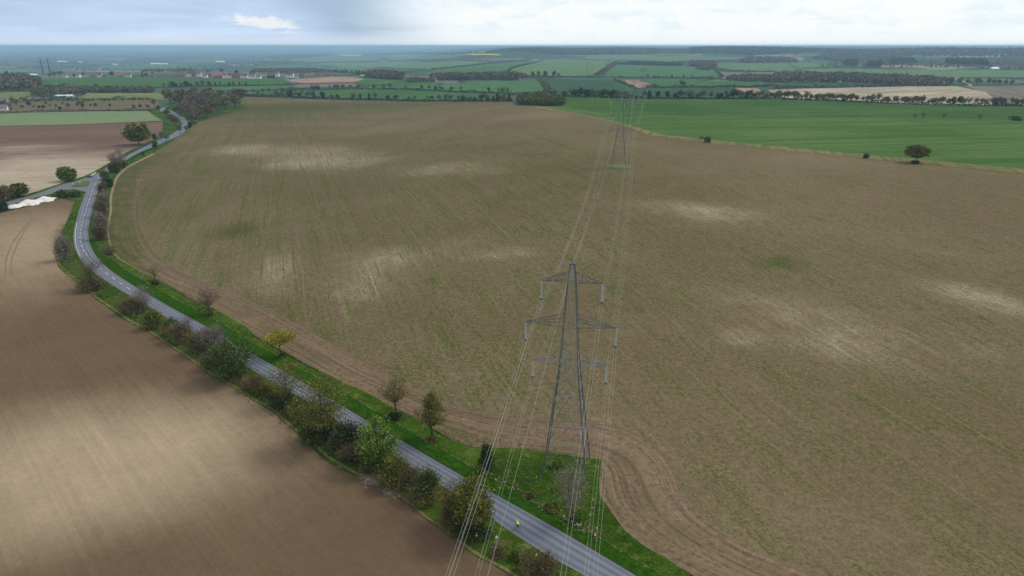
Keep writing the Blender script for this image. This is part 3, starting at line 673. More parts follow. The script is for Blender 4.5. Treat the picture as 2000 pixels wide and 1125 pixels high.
def grow(H, W, tf=0.3, nl=10, ns=6, ntw=4, leaf=0, ls=0.4, low=0.3, top=1.0, shape='round', rtr=None, twl=0.9, tww=0.022, clump=0.7, lean=0.0, leafz=0.0):
    """trunk mesh builder and crown mesh builder of one tree, at the origin"""
    tr, cr = MB(), MB(); ls = ls * DSC; tww = tww * DSC
    rt = rtr or H * 0.022
    wig = rng.normal(size=2) * 0.03 * H
    zt = tf * H
    axis = [np.array([0, 0, -0.2]), np.array([wig[0] * .3, wig[1] * .3, zt * .5]), np.array([wig[0] * .6, wig[1] * .6, zt]), np.array([wig[0] + lean, wig[1], H * .62]), np.array([wig[0] * 1.2 + lean, wig[1] * 1.2, H * .86])]
    tr.tube(axis, [rt * 1.25, rt, rt * .85, rt * .45, rt * .12], 7)
    z0, z1 = low * H, top * H
    def env(z):
        u = (z - z0) / (z1 - z0)
        if shape == 'cone': return W / 2 * (math.sin(min(1, u / .3) * math.pi / 2) * (1 - max(0, u - .3) / .7) ** .8 + .05)
        if shape == 'flat': return W / 2 * math.sqrt(max(0, 1 - (2 * u - 1) ** 2) * .9 + .1)
        return W / 2 * math.sqrt(max(0.03, 1 - (2 * u - 1) ** 2))
    ends = []
    def on_axis(z):
        zs = [p[2] for p in axis]; return np.array([np.interp(z, zs, [p[0] for p in axis]), np.interp(z, zs, [p[1] for p in axis]), z])
    for i in range(nl):
        a = i * 2.399 + rng.uniform(-.4, .4); ze = z0 + (z1 - z0) * (i + .5) / nl * rng.uniform(.85, 1.08); ze = min(max(ze, z0 + .05 * H), z1 * .97)
        s = on_axis(max(zt * .85, min(ze - rng.uniform(.15, .35) * H * (.4 if ze < .4 * H else 1), .8 * H)))
        r = env(ze) * rng.uniform(.75, 1.0)
        e = np.array([math.cos(a) * r + lean * .6, math.sin(a) * r, ze])
        m = (s + e) / 2 + np.array([math.cos(a) * r * .2, math.sin(a) * r * .2, -abs(ze - s[2]) * .1])
        P = bez(s, m, e, 6); r0 = rt * rng.uniform(.32, .5)
        tr.tube(P, [r0 * (1 - .85 * q / 5) for q in range(6)], 4, cap=False)
        for k in range(ns):
            q = rng.uniform(.35, 1); b = P[min(int(q * 5), 5)]
            off = rng.normal(size=3) * np.array([.16, .16, .10]) * W + np.array([0, 0, .05 * H])
            e2 = b + off; ee = env(min(max(e2[2], z0), z1 - .01)); rr = math.hypot(e2[0], e2[1])
            if rr > ee: e2[:2] *= ee / rr
            e2[2] = min(max(e2[2], z0), z1)
            tr.tube([b, (b + e2) / 2 + rng.normal(size=3) * .03 * W, e2], [r0 * .35, r0 * .25, .02], 3, cap=False)
            ends.append(e2)
    ends = np.array(ends)
    if ntw:
        A = np.repeat(ends, ntw, 0) + rng.normal(size=(len(ends) * ntw, 3)) * .06 * W
        B = A + rng.normal(size=A.shape) * twl * np.array([.7, .7, .6]) + np.array([0, 0, twl * .35]) + A * np.array([.06, .06, 0])
        cr.strips(A, B, tww)
        A2 = (A + B) / 2; A2 = np.concatenate([A2, B]); B2 = A2 + rng.normal(size=A2.shape) * twl * .45 + np.array([0, 0, twl * .15])
        cr.strips(A2, B2, tww * .7)
    if leaf:
        idx = rng.integers(0, len(ends), leaf)
        C = ends[idx] + rng.normal(size=(leaf, 3)) * clump * np.array([1, 1, .7]) * W * .10
        z = C[:, 2]; keep = (z > max(z0 * .8, leafz * H)) & (z < z1 * 1.05)
        cr.quads(C[keep], ls, 1)
    return tr, cr

def dome(H, W, n, ls, stems=7, ntw=120):
    """a bush: several stems and leaves filling an uneven dome"""
    st, cr = MB(), MB(); ls = ls * DSC
    nc = 9
    cs = []
    for i in range(nc):
        a = rng.uniform(0, 6.28); r = math.sqrt(rng.uniform(0, 1)) * W * .34
        cs.append((math.cos(a) * r, math.sin(a) * r, H * rng.uniform(.3, .72) * (1 - .35 * (r / (W * .5)) ** 2)))
    cs = np.array(cs)
    for i in range(stems):
        e = cs[i % nc] + rng.normal(size=3) * .05 * W; b = np.array([rng.normal() * .06 * W, rng.normal() * .06 * W, -.15])
        st.tube([b, (b + e) / 2 + np.array([0, 0, .1 * H]), e], [.05, .035, .015], 4, cap=False)
    P = cs[rng.integers(0, nc, n)] + rng.normal(size=(n, 3)) * np.array([W * .13, W * .13, H * .17])
    P[:, 2] = np.clip(P[:, 2], .02 * H, None)
    cr.quads(P, ls, 1)
    A = cs[rng.integers(0, nc, ntw)] + rng.normal(size=(ntw, 3)) * np.array([W * .1, W * .1, H * .1])
    d = A.copy(); d[:, 2] -= .2 * H; d /= np.linalg.norm(d, axis=1)[:, None] + 1e-6
    cr.strips(A, A + d * H * .28 + rng.normal(size=A.shape) * .1 * H, .025)
    return st, cr

def place_tree(px, py, hp, wp, kind, label, group=None, name='tree', cat='tree'):
    p = G(px, py); k = mpp(p); global DSC; DSC = max(1.0, k / .13); dep = math.atan2(CAM_Z - p[2], math.hypot(p[0], p[1]))
    W = wp * k; H = max((hp * k - 0.35 * W * math.sin(dep)) / math.cos(dep), 0.5 * W)
    B = M['bark']; tw, lf = M['twig_brown'], M['leaf_green']
    if kind == 'bare_round': tr, cr = grow(H, W, .42, 15, 9, 6, low=.48, twl=.8, tww=.026); tw = M['twig_brown']
    elif kind == 'bare_olive': tr, cr = grow(H, W, .46, 15, 9, 6, leaf=800, ls=.24, low=.52, twl=.8, tww=.024); tw, lf = M['twig_olive'], M['leaf_olive']
    elif kind == 'bare_grey': tr, cr = grow(H, W, .32, 14, 9, 6, low=.28, twl=.9, tww=.022); tw = M['twig_grey']; B = M['bark_pale']
    elif kind == 'bare_spread': tr, cr = grow(H, W, .25, 15, 9, 5, leaf=1800, ls=.24, low=.32, leafz=.62, twl=1.0, tww=.028); tw, lf = M['twig_olive'], M['leaf_olive']
    elif kind == 'bare_thin': tr, cr = grow(H, W, .4, 10, 6, 3, low=.4, twl=.7, tww=.018); tw = M['twig_brown']
    elif kind == 'umbrella': tr, cr = grow(H, W, .38, 13, 8, 1, leaf=2800, ls=.26, low=.66, top=1.0, shape='flat', clump=.55); lf = M['leaf_yellow']
    elif kind == 'cone_olive': tr, cr = grow(H, W, .36, 18, 9, 2, leaf=3600, ls=.24, low=.36, shape='cone', clump=.6); tw, lf = M['twig_olive'], M['leaf_olive']
    elif kind == 'dense_dark': tr, cr = grow(H, W, .2, 18, 9, 1, leaf=6500, ls=.36, low=.08, clump=.85); lf = M['leaf_dark']
    elif kind == 'dense_green': tr, cr = grow(H, W, .22, 18, 9, 1, leaf=5200, ls=.34, low=.12, clump=.8); lf = M['leaf_green']
    elif kind == 'oak': tr, cr = grow(H, W, .3, 22, 10, 3, leaf=4200, ls=.30, low=.36, clump=.6, rtr=.45); tw, lf = M['twig_olive'], M['leaf_olive']
    elif kind == 'ivy': tr, cr = grow(H, W, .3, 14, 8, 0, leaf=2600, ls=.34, low=.05, shape='cone', clump=.9); lf = M['leaf_ivy']
    elif kind == 'spread': tr, cr = grow(H, W, .34, 16, 9, 1, leaf=2600, ls=.32, low=.42, shape='flat', clump=.6); lf = M['leaf_olive']
    elif kind == 'oak_green': tr, cr = grow(H, W, .28, 18, 9, 1, leaf=4200, ls=.36, low=.25, clump=.75); lf = M['leaf_olive']
    e = empty(name, p, rng.uniform(0, 6.28), label, cat, group)
    tr.obj('trunk', B, e)
    cr.obj('crown', [tw, lf], e)
    return e, H, W

def place_bush(px, py, hp, wp, kind, label, group=None):
    p = G(px, py); k = mpp(p); global DSC; DSC = max(1.0, k / .13); dep = math.atan2(CAM_Z - p[2], math.hypot(p[0], p[1]))
    W = wp * k; H = max((hp * k - 0.35 * W * math.sin(dep)) / math.cos(dep), 0.45 * W)
    n = int(min(3600, 260 + 60 * W * H)); ls = .30 if W < 5 else .36
    tk = kind in ('grey', 'brown')
    st, cr = dome(H, W, n // 3 if kind == 'grey' else (n * 2 // 3 if tk else n), ls * (.8 if tk else 1), stems=12 if tk else 7, ntw=int(min(1600 if tk else 700, 80 + (40 if tk else 12) * W * H)))
    mats = {'brown': ('twig_brown', 'leaf_brown'), 'green': ('twig_brown', 'leaf_green'), 'dark': ('twig_brown', 'leaf_dark'), 'ivy': ('twig_brown', 'leaf_ivy'), 'olive': ('twig_olive', 'leaf_olive'), 'grey': ('twig_grey', 'twig_grey')}[kind]
    e = empty('bush', p, rng.uniform(0, 6.28), label, 'bush', group)
    st.obj('stem', M['bark'], e); cr.obj('foliage', [M[mats[0]], M[mats[1]]], e)
    return e

# field-side verge trees
place_tree(218, 511, 33, 28, 'bare_round', 'small dark brown tree at the inside of the road bend')
place_tree(303, 548, 30, 20, 'bare_thin', 'faint thin bare sapling on the verge beside a low dark bush')
place_tree(409, 614, 52, 48, 'bare_round', 'bare brown round headed tree on the field side verge')
place_tree(550, 696, 54, 66, 'umbrella', 'yellow green tree with a flat spreading crown')
place_tree(774, 812, 74, 58, 'bare_olive', 'thinly leafed olive round tree with a dark bush at its foot')
place_tree(845, 856, 92, 60, 'cone_olive', 'dense olive tree with a pointed crown on the verge')
place_tree(951, 921, 58, 26, 'ivy', 'narrow dark evergreen tree behind the wires')
place_tree(1113, 1016, 112, 58, 'bare_grey', 'pale leafless tree in the grass below the near pylon')
place_bush(305, 556, 10, 14, 'ivy', 'low dark bush beside the thin bare sapling')
place_bush(410, 616, 10, 16, 'brown', 'brown bush at the foot of the bare round headed tree')
place_bush(552, 697, 8, 16, 'dark', 'dark bush at the foot of the yellow green tree')
place_bush(772, 818, 18, 26, 'ivy', 'dark bush at the foot of the thinly leafed olive tree')
place_bush(844, 861, 12, 22, 'brown', 'dark brown bush at the foot of the pointed olive tree')
place_bush(1088, 912, 14, 30, 'green', 'dark bramble bush between the front feet of the near pylon')
place_bush(1035, 972, 9, 20, 'brown', 'reddish brown scrub at the edge of the pylon grass')
place_bush(1078, 996, 8, 30, 'olive', 'dry brown scrub left of the pale leafless tree')
place_bush(1122, 1018, 10, 24, 'dark', 'dark bush right at the foot of the pale leafless tree')
# hedge side trees
place_tree(181, 562, 62, 52, 'bare_round', 'bare brown tree overhanging the road just after the bend')
place_bush(178, 566, 30, 44, 'brown', 'brown thicket under the bare tree after the bend')
place_bush(128, 508, 48, 28, 'grey', 'grey green shrub on the outer verge of the road bend')
place_bush(262, 610, 34, 46, 'brown', 'brown bush at the upper end of the roadside hedge')
place_tree(282, 606, 46, 36, 'bare_grey', 'small grey leafless tree at the upper end of the roadside hedge')
place_bush(300, 640, 36, 38, 'olive', 'olive bush second along the roadside hedge')
place_bush(338, 652, 34, 32, 'dark', 'dark green bush third along the roadside hedge')
place_bush(352, 668, 40, 40, 'brown', 'russet bush beside the dark green hedge bush')
place_tree(371, 660, 44, 30, 'bare_thin', 'thin twiggy tree rising from the hedge over the road')
place_bush(388, 684, 44, 40, 'brown', 'tall russet bush before the pale twiggy bush')
place_bush(414, 690, 56, 48, 'grey', 'pale grey twiggy bush left of the big dark green tree')
place_tree(452, 738, 86, 82, 'dense_dark', 'broad dark green tree covering part of the road')
place_bush(425, 716, 44, 46, 'brown', 'brown bush tucked behind the broad dark green tree')
place_bush(494, 762, 34, 44, 'brown', 'low brown bush right of the broad dark green tree')
place_bush(520, 772, 30, 34, 'olive', 'low olive bush right of the low brown bush')
place_tree(562, 788, 84, 66, 'bare_spread', 'spreading tree of bare limbs with an olive top beside the road')
place_bush(548, 796, 36, 50, 'ivy', 'dark bush under the spreading bare limbed tree')
place_bush(588, 808, 36, 46, 'dark', 'dark bush left of the tall olive tree')
place_bush(612, 822, 44, 40, 'olive', 'olive bush against the trunk of the tall olive tree')
place_tree(634, 866, 134, 110, 'oak', 'tallest olive leaved tree with heavy limbs beside the road')
place_tree(636, 864, 74, 30, 'ivy', 'column of dark ivy round the trunk of the tallest olive tree', name='ivy', cat='ivy')
place_bush(680, 872, 52, 62, 'ivy', 'dark thicket right of the tallest olive tree')
place_bush(610, 862, 40, 50, 'dark', 'dark thicket left of the tallest olive tree')
place_tree(740, 906, 92, 76, 'dense_green', 'full green tree at the road edge below the tallest tree')
place_bush(694, 902, 42, 60, 'brown', 'brown bush left of the full green tree')
place_bush(728, 926, 36, 60, 'dark', 'dark bush below the full green tree')
place_bush(772, 944, 60, 58, 'olive', 'large olive bush right of the full green tree')
place_bush(800, 956, 46, 40, 'brown', 'brown bush beside the large olive bush')
place_bush(828, 972, 60, 54, 'dark', 'dark green bush at the end of the leafy hedge run')
place_bush(826, 988, 22, 34, 'olive', 'small low bush at the field edge below the hedge end')
place_tree(882, 1020, 82, 62, 'bare_olive', 'twiggy brown tree left of the dark tree under the wires')
place_tree(928, 1042, 112, 82, 'oak_green', 'dark olive tree under the wires beside the road')
place_bush(886, 1022, 50, 60, 'brown', 'brown thicket under the twiggy tree')
place_bush(925, 1046, 56, 72, 'ivy', 'dark thicket under the dark olive tree')
place_bush(975, 1082, 22, 40, 'brown', 'low brown scrub on the verge below the cyclist')
place_bush(1008, 1094, 18, 30, 'dark', 'low dark scrub on the verge below the cyclist')
place_bush(1052, 1118, 50, 72, 'brown', 'big brown bush at the bottom of the picture')
def bramble_hedge(px, h, w, label, per=16, mats=('leaf_brown', 'leaf_olive', 'leaf_dark', 'twig_brown')):
    P = resample([G(*p) for p in px], 260); d = np.gradient(P, axis=0); d /= np.linalg.norm(d, axis=1)[:, None]; nn = np.stack([-d[:, 1], d[:, 0]], 1)
    L = np.linalg.norm(np.diff(P, axis=0), axis=1).sum(); n = int(L * per); i = rng.integers(0, 260, n)
    ph = L / 6.0; t_ = i / 260
    hh = h * np.clip(.62 + .38 * np.sin(t_ * ph + 1) + .3 * np.sin(t_ * ph * 2.7), .18, 1.3)
    q = P[i] + nn[i] * rng.normal(size=(n, 1)) * w * .32 + d[i] * rng.uniform(-.6, .6, (n, 1))
    z = hgt(q[:, 0], q[:, 1]); C = np.column_stack([q, z + rng.uniform(.03, 1, n) * hh]); sel = np.clip((np.sin(t_ * ph * .55) * 1.2 + 1.4 + rng.normal(size=n) * .5), 0, 2.99).astype(int)
    mb = MB()
    for k in range(3): mb.quads(C[sel == k], .34, k)
    m = n // 2; A = C[:m].copy(); A[:, 2] = z[:m] + .1; A[:, :2] += rng.normal(size=(m, 2)) * .3; mb.strips(A, A + np.column_stack([rng.normal(size=(m, 2)) * .7, hh[:m] * rng.uniform(.6, 1.3, m)]), .03, 3)
    return tag(mb.obj('hedge', [M[x] for x in mats]), label, 'hedge')
bramble_hedge([(238, 592), (300, 634), (350, 664), (410, 700), (470, 742), (530, 780), (590, 820)], 3.0, 6.0, 'tangled hedge of brambles and bushes along the upper half of the straight road', 22)
bramble_hedge([(590, 824), (640, 862), (700, 908), (760, 945), (840, 990)], 3.4, 7.0, 'tangled hedge of brambles under the tall roadside trees', 26)
bramble_hedge([(860, 1010), (930, 1050), (990, 1085), (1080, 1130), (1150, 1170)], 1.1, 4.0, 'low patchy scrub strip on the verge under the wires', 8)
bramble_hedge([(120, 440), (112, 470), (118, 505), (150, 545), (200, 585), (240, 600)], 1.2, 4.0, 'low patchy scrub on the outer verge of the road bend', 7)
bramble_hedge([(1180, 1062), (1110, 1018), (1040, 975), (980, 940), (930, 912)], .8, 2.2, 'low dry scrub along the ditch between road and pylon', 9, ('leaf_brown', 'leaf_olive', 'dead_wood', 'twig_brown'))
# grey hedge on the inner side of the upper road
for i, (x, y, h, w, k, lb) in enumerate([(212, 365, 24, 16, 'dark', 'dark green bush at the top of the grey roadside thicket'), (206, 352, 20, 14, 'olive', 'olive bush opposite the junction'), (204, 382, 26, 16, 'brown', 'brown bush opposite the grassy triangle'),
        (203, 402, 30, 18, 'grey', 'grey bush uppermost in the grey thicket'), (200, 424, 34, 20, 'brown', 'brown bush in the middle of the grey thicket'), (197, 446, 34, 22, 'grey', 'grey bush in the middle of the grey thicket'), (196, 468, 34, 22, 'brown', 'dark brown bush at the lower end of the grey thicket'),
        (224, 338, 18, 16, 'dark', 'dark bush at the upper end of the inner verge'), (236, 328, 16, 18, 'olive', 'olive bush below the bare tree by the upper road')]):
    place_bush(x, y, h, w, k, lb)
place_tree(238, 330, 40, 22, 'bare_grey', 'bare grey tree by the upper road')
place_tree(222, 322, 22, 18, 'bare_grey', 'small bare tree overhanging the upper road')
place_tree(272, 283, 42, 44, 'oak_green', 'big round olive tree at the edge of the upper brown field')
place_tree(133, 354, 28, 28, 'dense_green', 'round tree on the verge of the side road')
place_tree(16, 389, 26, 22, 'oak_green', 'left one of the two trees beside the side road')
place_tree(40, 384, 26, 28, 'oak_green', 'right one of the two trees beside the side road')
place_bush(30, 386, 14, 16, 'dark', 'dark bush between the two side road trees')
place_bush(2, 394, 34, 26, 'brown', 'brown bush at the left frame edge by the side road')
place_bush(0, 412, 22, 26, 'ivy', 'dark bush at the left frame edge before the white heap')
place_tree(1788, 318, 33, 40, 'spread', 'lone spreading tree on the margin of the wheat')
place_bush(1787, 320, 7, 12, 'ivy', 'dark bush at the foot of the lone spreading tree')
place_bush(1692, 309, 9, 13, 'brown', 'small dark bush left of the lone spreading tree')
place_bush(1381, 278, 13, 13, 'brown', 'round brown bush on the wheat margin')
place_tree(1370, 275, 10, 7, 'bare_thin', 'tiny bare sapling beside the round brown bush')
for x, y, h, w, lb in [(1786, 232.5, 12, 9, 'faint bare sapling leftmost in the row across the wheat'), (1802, 232.5, 16, 10, 'faint bare tree second in the row across the wheat'), (1842, 233, 14, 13, 'bare bushy tree in the middle of the row across the wheat'), (1913, 234, 13, 13, 'bare tree with a dark foot in the row across the wheat'), (1970, 235, 10, 12, 'grey bare bush near the right end of the row across the wheat')]:
    place_tree(x, y, h * .9, w * .75, 'bare_thin', lb)
place_bush(1984, 235.5, 8, 16, 'dark', 'dark bush at the right end of the row across the wheat')

# ------------------------------------------------------------------ far trees: prototypes copied
def far_proto(kind, mat, H, W, n, ls):
    mb, cb = MB(), MB(); mb.tube([(0, 0, -.5), (0, 0, H * .35), (rng.normal() * .3, rng.normal() * .3, H * .8)], [H * .03, H * .022, .05], 5, 0)
    if kind == 'cone':
        z = rng.uniform(.06, 1, n) ** 1.2; r = W / 2 * (1 - z) ** .75 * np.sqrt(rng.uniform(.2, 1, n)); a = rng.uniform(0, 6.28, n)
        C = np.stack([np.cos(a) * r, np.sin(a) * r, z * H], 1)
    elif kind == 'column':
        z = rng.uniform(.04, .95, n); r = W / 2 * np.sin(np.clip(z * 1.05, 0, 1) * math.pi) ** .45 * np.sqrt(rng.uniform(.1, 1, n)); a = rng.uniform(0, 6.28, n)
        C = np.stack([np.cos(a) * r, np.sin(a) * r, z * H], 1)
    else:
        nc = 11; lo = .2 if kind == 'round' else .3
        cs = []
        for i in range(nc):
            v = rng.normal(size=3); v /= np.linalg.norm(v); v *= rng.uniform(.35, .72)
            cs.append((v[0] * W / 2, v[1] * W / 2, H * (lo + (1 - lo) / 2) + v[2] * H * (1 - lo) / 2))
            if kind != 'round': mb.tube([(0, 0, H * .3), tuple(np.array(cs[-1]) * .6 + np.array([0, 0, H * .15])), cs[-1]], [H * .012, H * .008, .04], 3, 0, cap=False)
        cs = np.array(cs); C = cs[rng.integers(0, nc, n)] + rng.normal(size=(n, 3)) * np.array([W, W, H * .7]) * .115
        C[:, 2] = np.clip(C[:, 2], .08 * H, H)
        if kind == 'bare':
            A = cs[rng.integers(0, nc, n)] + rng.normal(size=(n, 3)) * W * .08; d = A - np.array([0, 0, H * .3]); d /= np.linalg.norm(d, axis=1)[:, None]
            cb.strips(A, A + d * W * .16 + rng.normal(size=A.shape) * W * .06, .06, 0)
            C = C[: n // 3]
    cb.quads(C, ls, 0)
    return mb.mesh('trunk', [M['bark']]), cb.mesh('crown', [M[mat]])
PROTO = {
 'green': [far_proto('round', 'far_green', 10, 9, 420, 1.1) for _ in range(3)],
 'olive': [far_proto('round', 'far_olive', 10, 9, 380, 1.0) for _ in range(3)],
 'brown': [far_proto('round', 'far_brown', 10, 9, 400, 1.0) for _ in range(3)],
 'bare': [far_proto('bare', 'far_bare', 11, 9, 420, .9) for _ in range(4)],
 'ivy': [far_proto('column', 'far_dark', 10, 4.5, 260, 1.0) for _ in range(3)],
 'dark': [far_proto('round', 'far_dark', 10, 8, 420, 1.1) for _ in range(2)],
 'conifer': [far_proto('cone', 'far_dark', 13, 6, 320, 1.0) for _ in range(2)],
}
HP = {'green': 10, 'olive': 10, 'brown': 10, 'bare': 11, 'ivy': 10, 'dark': 10, 'conifer': 13}
def far_tree(px, py, hp, kind, label, group, wide=1.0, name='tree', cat='tree'):
    p = G(px, py); k = mpp(p); s = hp * k / HP[kind]
    o = empty(name, p, random.uniform(0, 6.28)); mt, mc = random.choice(PROTO[kind])
    link(bpy.data.objects.new('trunk', mt), o); link(bpy.data.objects.new('crown', mc), o)
    o.scale = (s * wide * random.uniform(.85, 1.15), s * wide * random.uniform(.85, 1.15), s)
    return tag(o, label, cat, group)

KL = {'green': 'green round', 'olive': 'pale olive', 'brown': 'brown budding', 'bare': 'grey leafless', 'ivy': 'dark ivy clad', 'dark': 'dark bushy', 'conifer': 'dark pointed'}
def along(poly, xs, kinds, hrange, where, group, jit=1.0, wide=1.0):
    X = [p[0] for p in poly]; Y = [p[1] for p in poly]
    for x in xs:
        x = x + random.uniform(-2, 2); k = random.choice(kinds)
        far_tree(x, np.interp(x, X, Y) + random.uniform(-jit, jit) * .5, random.uniform(*hrange), k, KL[k] + ' tree ' + where, group, wide)
H1a = [(450, 187.5), (560, 190), (640, 194), (760, 196), (870, 197.5), (1000, 198.5)]
H1b = [(1048, 188), (1110, 189.5), (1225, 192.5), (1300, 193), (1400, 193.5), (1500, 194)]
H1c = [(1500, 194), (1550, 195.5), (1640, 198), (1750, 203.5), (1850, 206), (2000, 208), (2130, 210)]
along(H1a, [462, 478, 540, 552, 566, 585, 602, 612, 632, 648, 660, 690, 702, 722, 735, 758, 772, 800, 812, 836, 845, 856, 870, 880, 895, 906, 920, 926, 942, 955, 962, 970, 985, 993], ['ivy', 'bare', 'bare', 'ivy', 'dark', 'green', 'bare'], (9, 16), 'in the hedgerow behind the brown field', 'trees of the long hedgerow behind the brown field')
for x, h, k in [(569, 17, 'ivy'), (610, 18, 'bare'), (690, 16, 'bare'), (943, 16, 'green'), (951, 14, 'olive'), (975, 14, 'brown')]:
    far_tree(x, np.interp(x, [p[0] for p in H1a], [p[1] for p in H1a]), h, k, KL[k] + ' tree in the hedgerow behind the brown field', 'trees of the long hedgerow behind the brown field')
along(H1b, [1052, 1062, 1078, 1085, 1100, 1105], ['dark', 'green', 'olive', 'bare'], (9, 13), 'in the dense row left of the far pylons', 'trees of the row left of the far pylons', wide=.95)
along(H1b, [1118, 1124, 1132, 1142, 1148, 1156, 1163, 1172, 1178, 1186, 1192, 1200, 1206, 1215, 1222], ['dark', 'green', 'olive', 'dark', 'bare'], (15, 20), 'in the dense row left of the far pylons', 'trees of the row left of the far pylons', wide=.95)
along(H1b, [1258, 1270, 1284, 1302, 1318, 1328, 1345, 1352, 1365, 1372, 1390, 1400, 1408, 1415, 1424, 1432, 1440, 1448, 1456, 1464, 1474, 1486, 1496], ['dark', 'olive', 'green', 'bare', 'ivy'], (11, 19), 'in the row right of the far pylons', 'trees of the row right of the far pylons')
along(H1c, [1506, 1514, 1522, 1531, 1540, 1548, 1556, 1566, 1575, 1585, 1594, 1602, 1608, 1616, 1628, 1636, 1646, 1655, 1664, 1674, 1684, 1692, 1704, 1714, 1724, 1735, 1748, 1760, 1768, 1780, 1790, 1800, 1811, 1820, 1830, 1840, 1852, 1860, 1872, 1880, 1892, 1906, 1916, 1926, 1938, 1950, 1958, 1974, 1984, 1996], ['bare', 'brown', 'olive', 'bare', 'green', 'dark'], (13, 19), 'in the hedgerow above the wheat field', 'trees of the hedgerow above the wheat field')
H2 = [(560, 175), (640, 175), (700, 174.5), (760, 174), (850, 177.5), (950, 181), (1000, 181)]
along(H2, [644, 652, 661, 671, 685, 698, 702, 730, 748, 762, 793, 824, 838, 850, 861, 866, 880, 902, 953, 975, 980, 990], ['green', 'olive', 'bare', 'dark'], (7, 12), 'in the second hedgerow back', 'trees of the second hedgerow back')
H3 = [(1000, 153), (1060, 151), (1150, 152), (1250, 152), (1330, 153.5), (1430, 156), (1490, 158)]
along(H3, [1004, 1012, 1024], ['bare', 'olive'], (9, 12), 'beside the far white cottages', 'trees beside the far white cottages')
along(H3, [1040, 1052, 1066, 1083, 1092], ['dark', 'bare', 'olive'], (10, 13), 'standing in the far row before the pale hillside', 'trees of the far row before the pale hillside')
along(H3, [1150, 1212, 1265, 1277, 1287, 1310, 1320, 1336, 1352, 1368, 1388, 1408, 1420], ['olive', 'bare', 'green'], (5, 8), 'in the thin far hedge right of the scrubby bank', 'trees of the thin far hedge')
far_tree(1333, 170.5, 13, 'green', 'single round green tree on the far hedge right of the pylons', None, 1.2)
far_tree(788, 155, 14, 'conifer', 'tall dark pointed conifer beside the hamlet', None, 1.0)
# village trees
for x, y, h, k, lb in [(14, 148, 10, 'dark', 'dark dome shaped tree at the far left end of the village'), (25, 148, 8, 'ivy', 'narrow dark tree beside the dark dome shaped tree'), (219, 151, 12, 'dark', 'big dark round tree among the village houses'), (279, 150, 11, 'conifer', 'dark pointed tree right of the village middle'), (286, 150, 8, 'dark', 'small dark tree beside the dark pointed tree'), (145, 151, 7, 'dark', 'low dark tree left of the first white house'), (118, 150, 12, 'olive', 'olive tree at the left end of the green field'), (107, 151, 12, 'olive', 'pale olive tree leaning over the left end of the green field'), (98, 154, 13, 'bare', 'greyish tree at the left corner of the green field'), (163, 150, 10, 'bare', 'bare tree between two white houses'), (406, 145, 8, 'dark', 'dark tree above the village roofs'), (376, 142, 6, 'dark', 'small dark tree above the white gabled houses'), (434, 144, 10, 'green', 'green tree behind the red roofed house'), (462, 147, 10, 'dark', 'dark tree between the right hand village houses'), (490, 147, 10, 'bare', 'grey tree at the right end of the village')]:
    far_tree(x, y, h, k, lb, None)
# trees in front of the big green field
GW = [(60, 184), (130, 176), (300, 174), (420, 168), (560, 168)]
along(GW, [68, 76, 88, 97, 106, 118, 128], ['bare', 'brown', 'olive'], (12, 17), 'in the clump beyond the white sheds', 'trees of the clump beyond the white sheds')
for x, y, h, k, lb in [(167, 173, 9, 'bare', 'leftmost of the three grey domed trees on the green field edge'), (189, 173, 10, 'brown', 'middle one of the three grey domed trees on the green field edge'), (216, 174, 9, 'bare', 'rightmost of the three grey domed trees on the green field edge')]:
    far_tree(x, y, h, k, lb, None, 1.3)
along([(315, 173), (420, 170), (560, 168)], [322, 330, 338, 346, 354, 364, 374, 386, 398, 408], ['bare', 'dark', 'bare'], (9, 15), 'in the row below the village field', 'trees of the row below the village field')
along([(420, 168), (560, 166.5)], [422, 432, 450, 456, 468, 482], ['ivy'], (7, 10), 'in the thin hedge below the village field', 'trees of the thin hedge below the village field')
along([(460, 186), (560, 182)], [465, 474, 484, 494, 504, 516, 527, 540, 552, 566, 580, 590], ['bare', 'olive', 'green', 'bare'], (9, 13), 'in the thicket behind the left end of the hedgerow', 'trees of the thicket behind the left end of the hedgerow', jit=6)
# right: trees by the white farmstead
along([(1850, 162), (1900, 166), (1990, 167)], [1852, 1873, 1891, 1905, 1913, 1932, 1941, 1952, 1962, 1974], ['bare', 'bare', 'olive'], (11, 16), 'near the white farmstead on the right', 'trees near the white farmstead')
# scrub on the pasture
for x, y, h, k in [(43, 213, 8, 'green'), (57, 208, 10, 'dark'), (66, 211, 6, 'brown'), (78, 214, 9, 'green'), (86, 213, 8, 'dark'), (90, 205, 7, 'green'), (98, 208, 5, 'brown'), (110, 210, 6, 'dark'), (123, 205, 6, 'dark'), (134, 212, 11, 'brown'), (118, 216, 8, 'dark'), (151, 208, 7, 'dark'), (156, 206, 9, 'green'), (164, 203, 7, 'green'), (162, 211, 9, 'dark'), (177, 208, 5, 'dark'), (187, 209, 8, 'dark'), (205, 200, 8, 'green'), (216, 198, 5, 'green'), (215, 209, 7, 'dark'), (22, 215, 5, 'dark'), (262, 213, 9, 'dark'), (275, 213, 10, 'green'), (290, 214, 12, 'bare'), (302, 210, 16, 'bare'), (24, 204, 16, 'bare'), (33, 207, 14, 'olive'), (20, 211, 10, 'bare')]:
    far_tree(x, y, h, k, KL[k] + ' bush scattered on the rough brown pasture', 'bushes scattered on the rough pasture', 1.05, 'bush', 'bush')
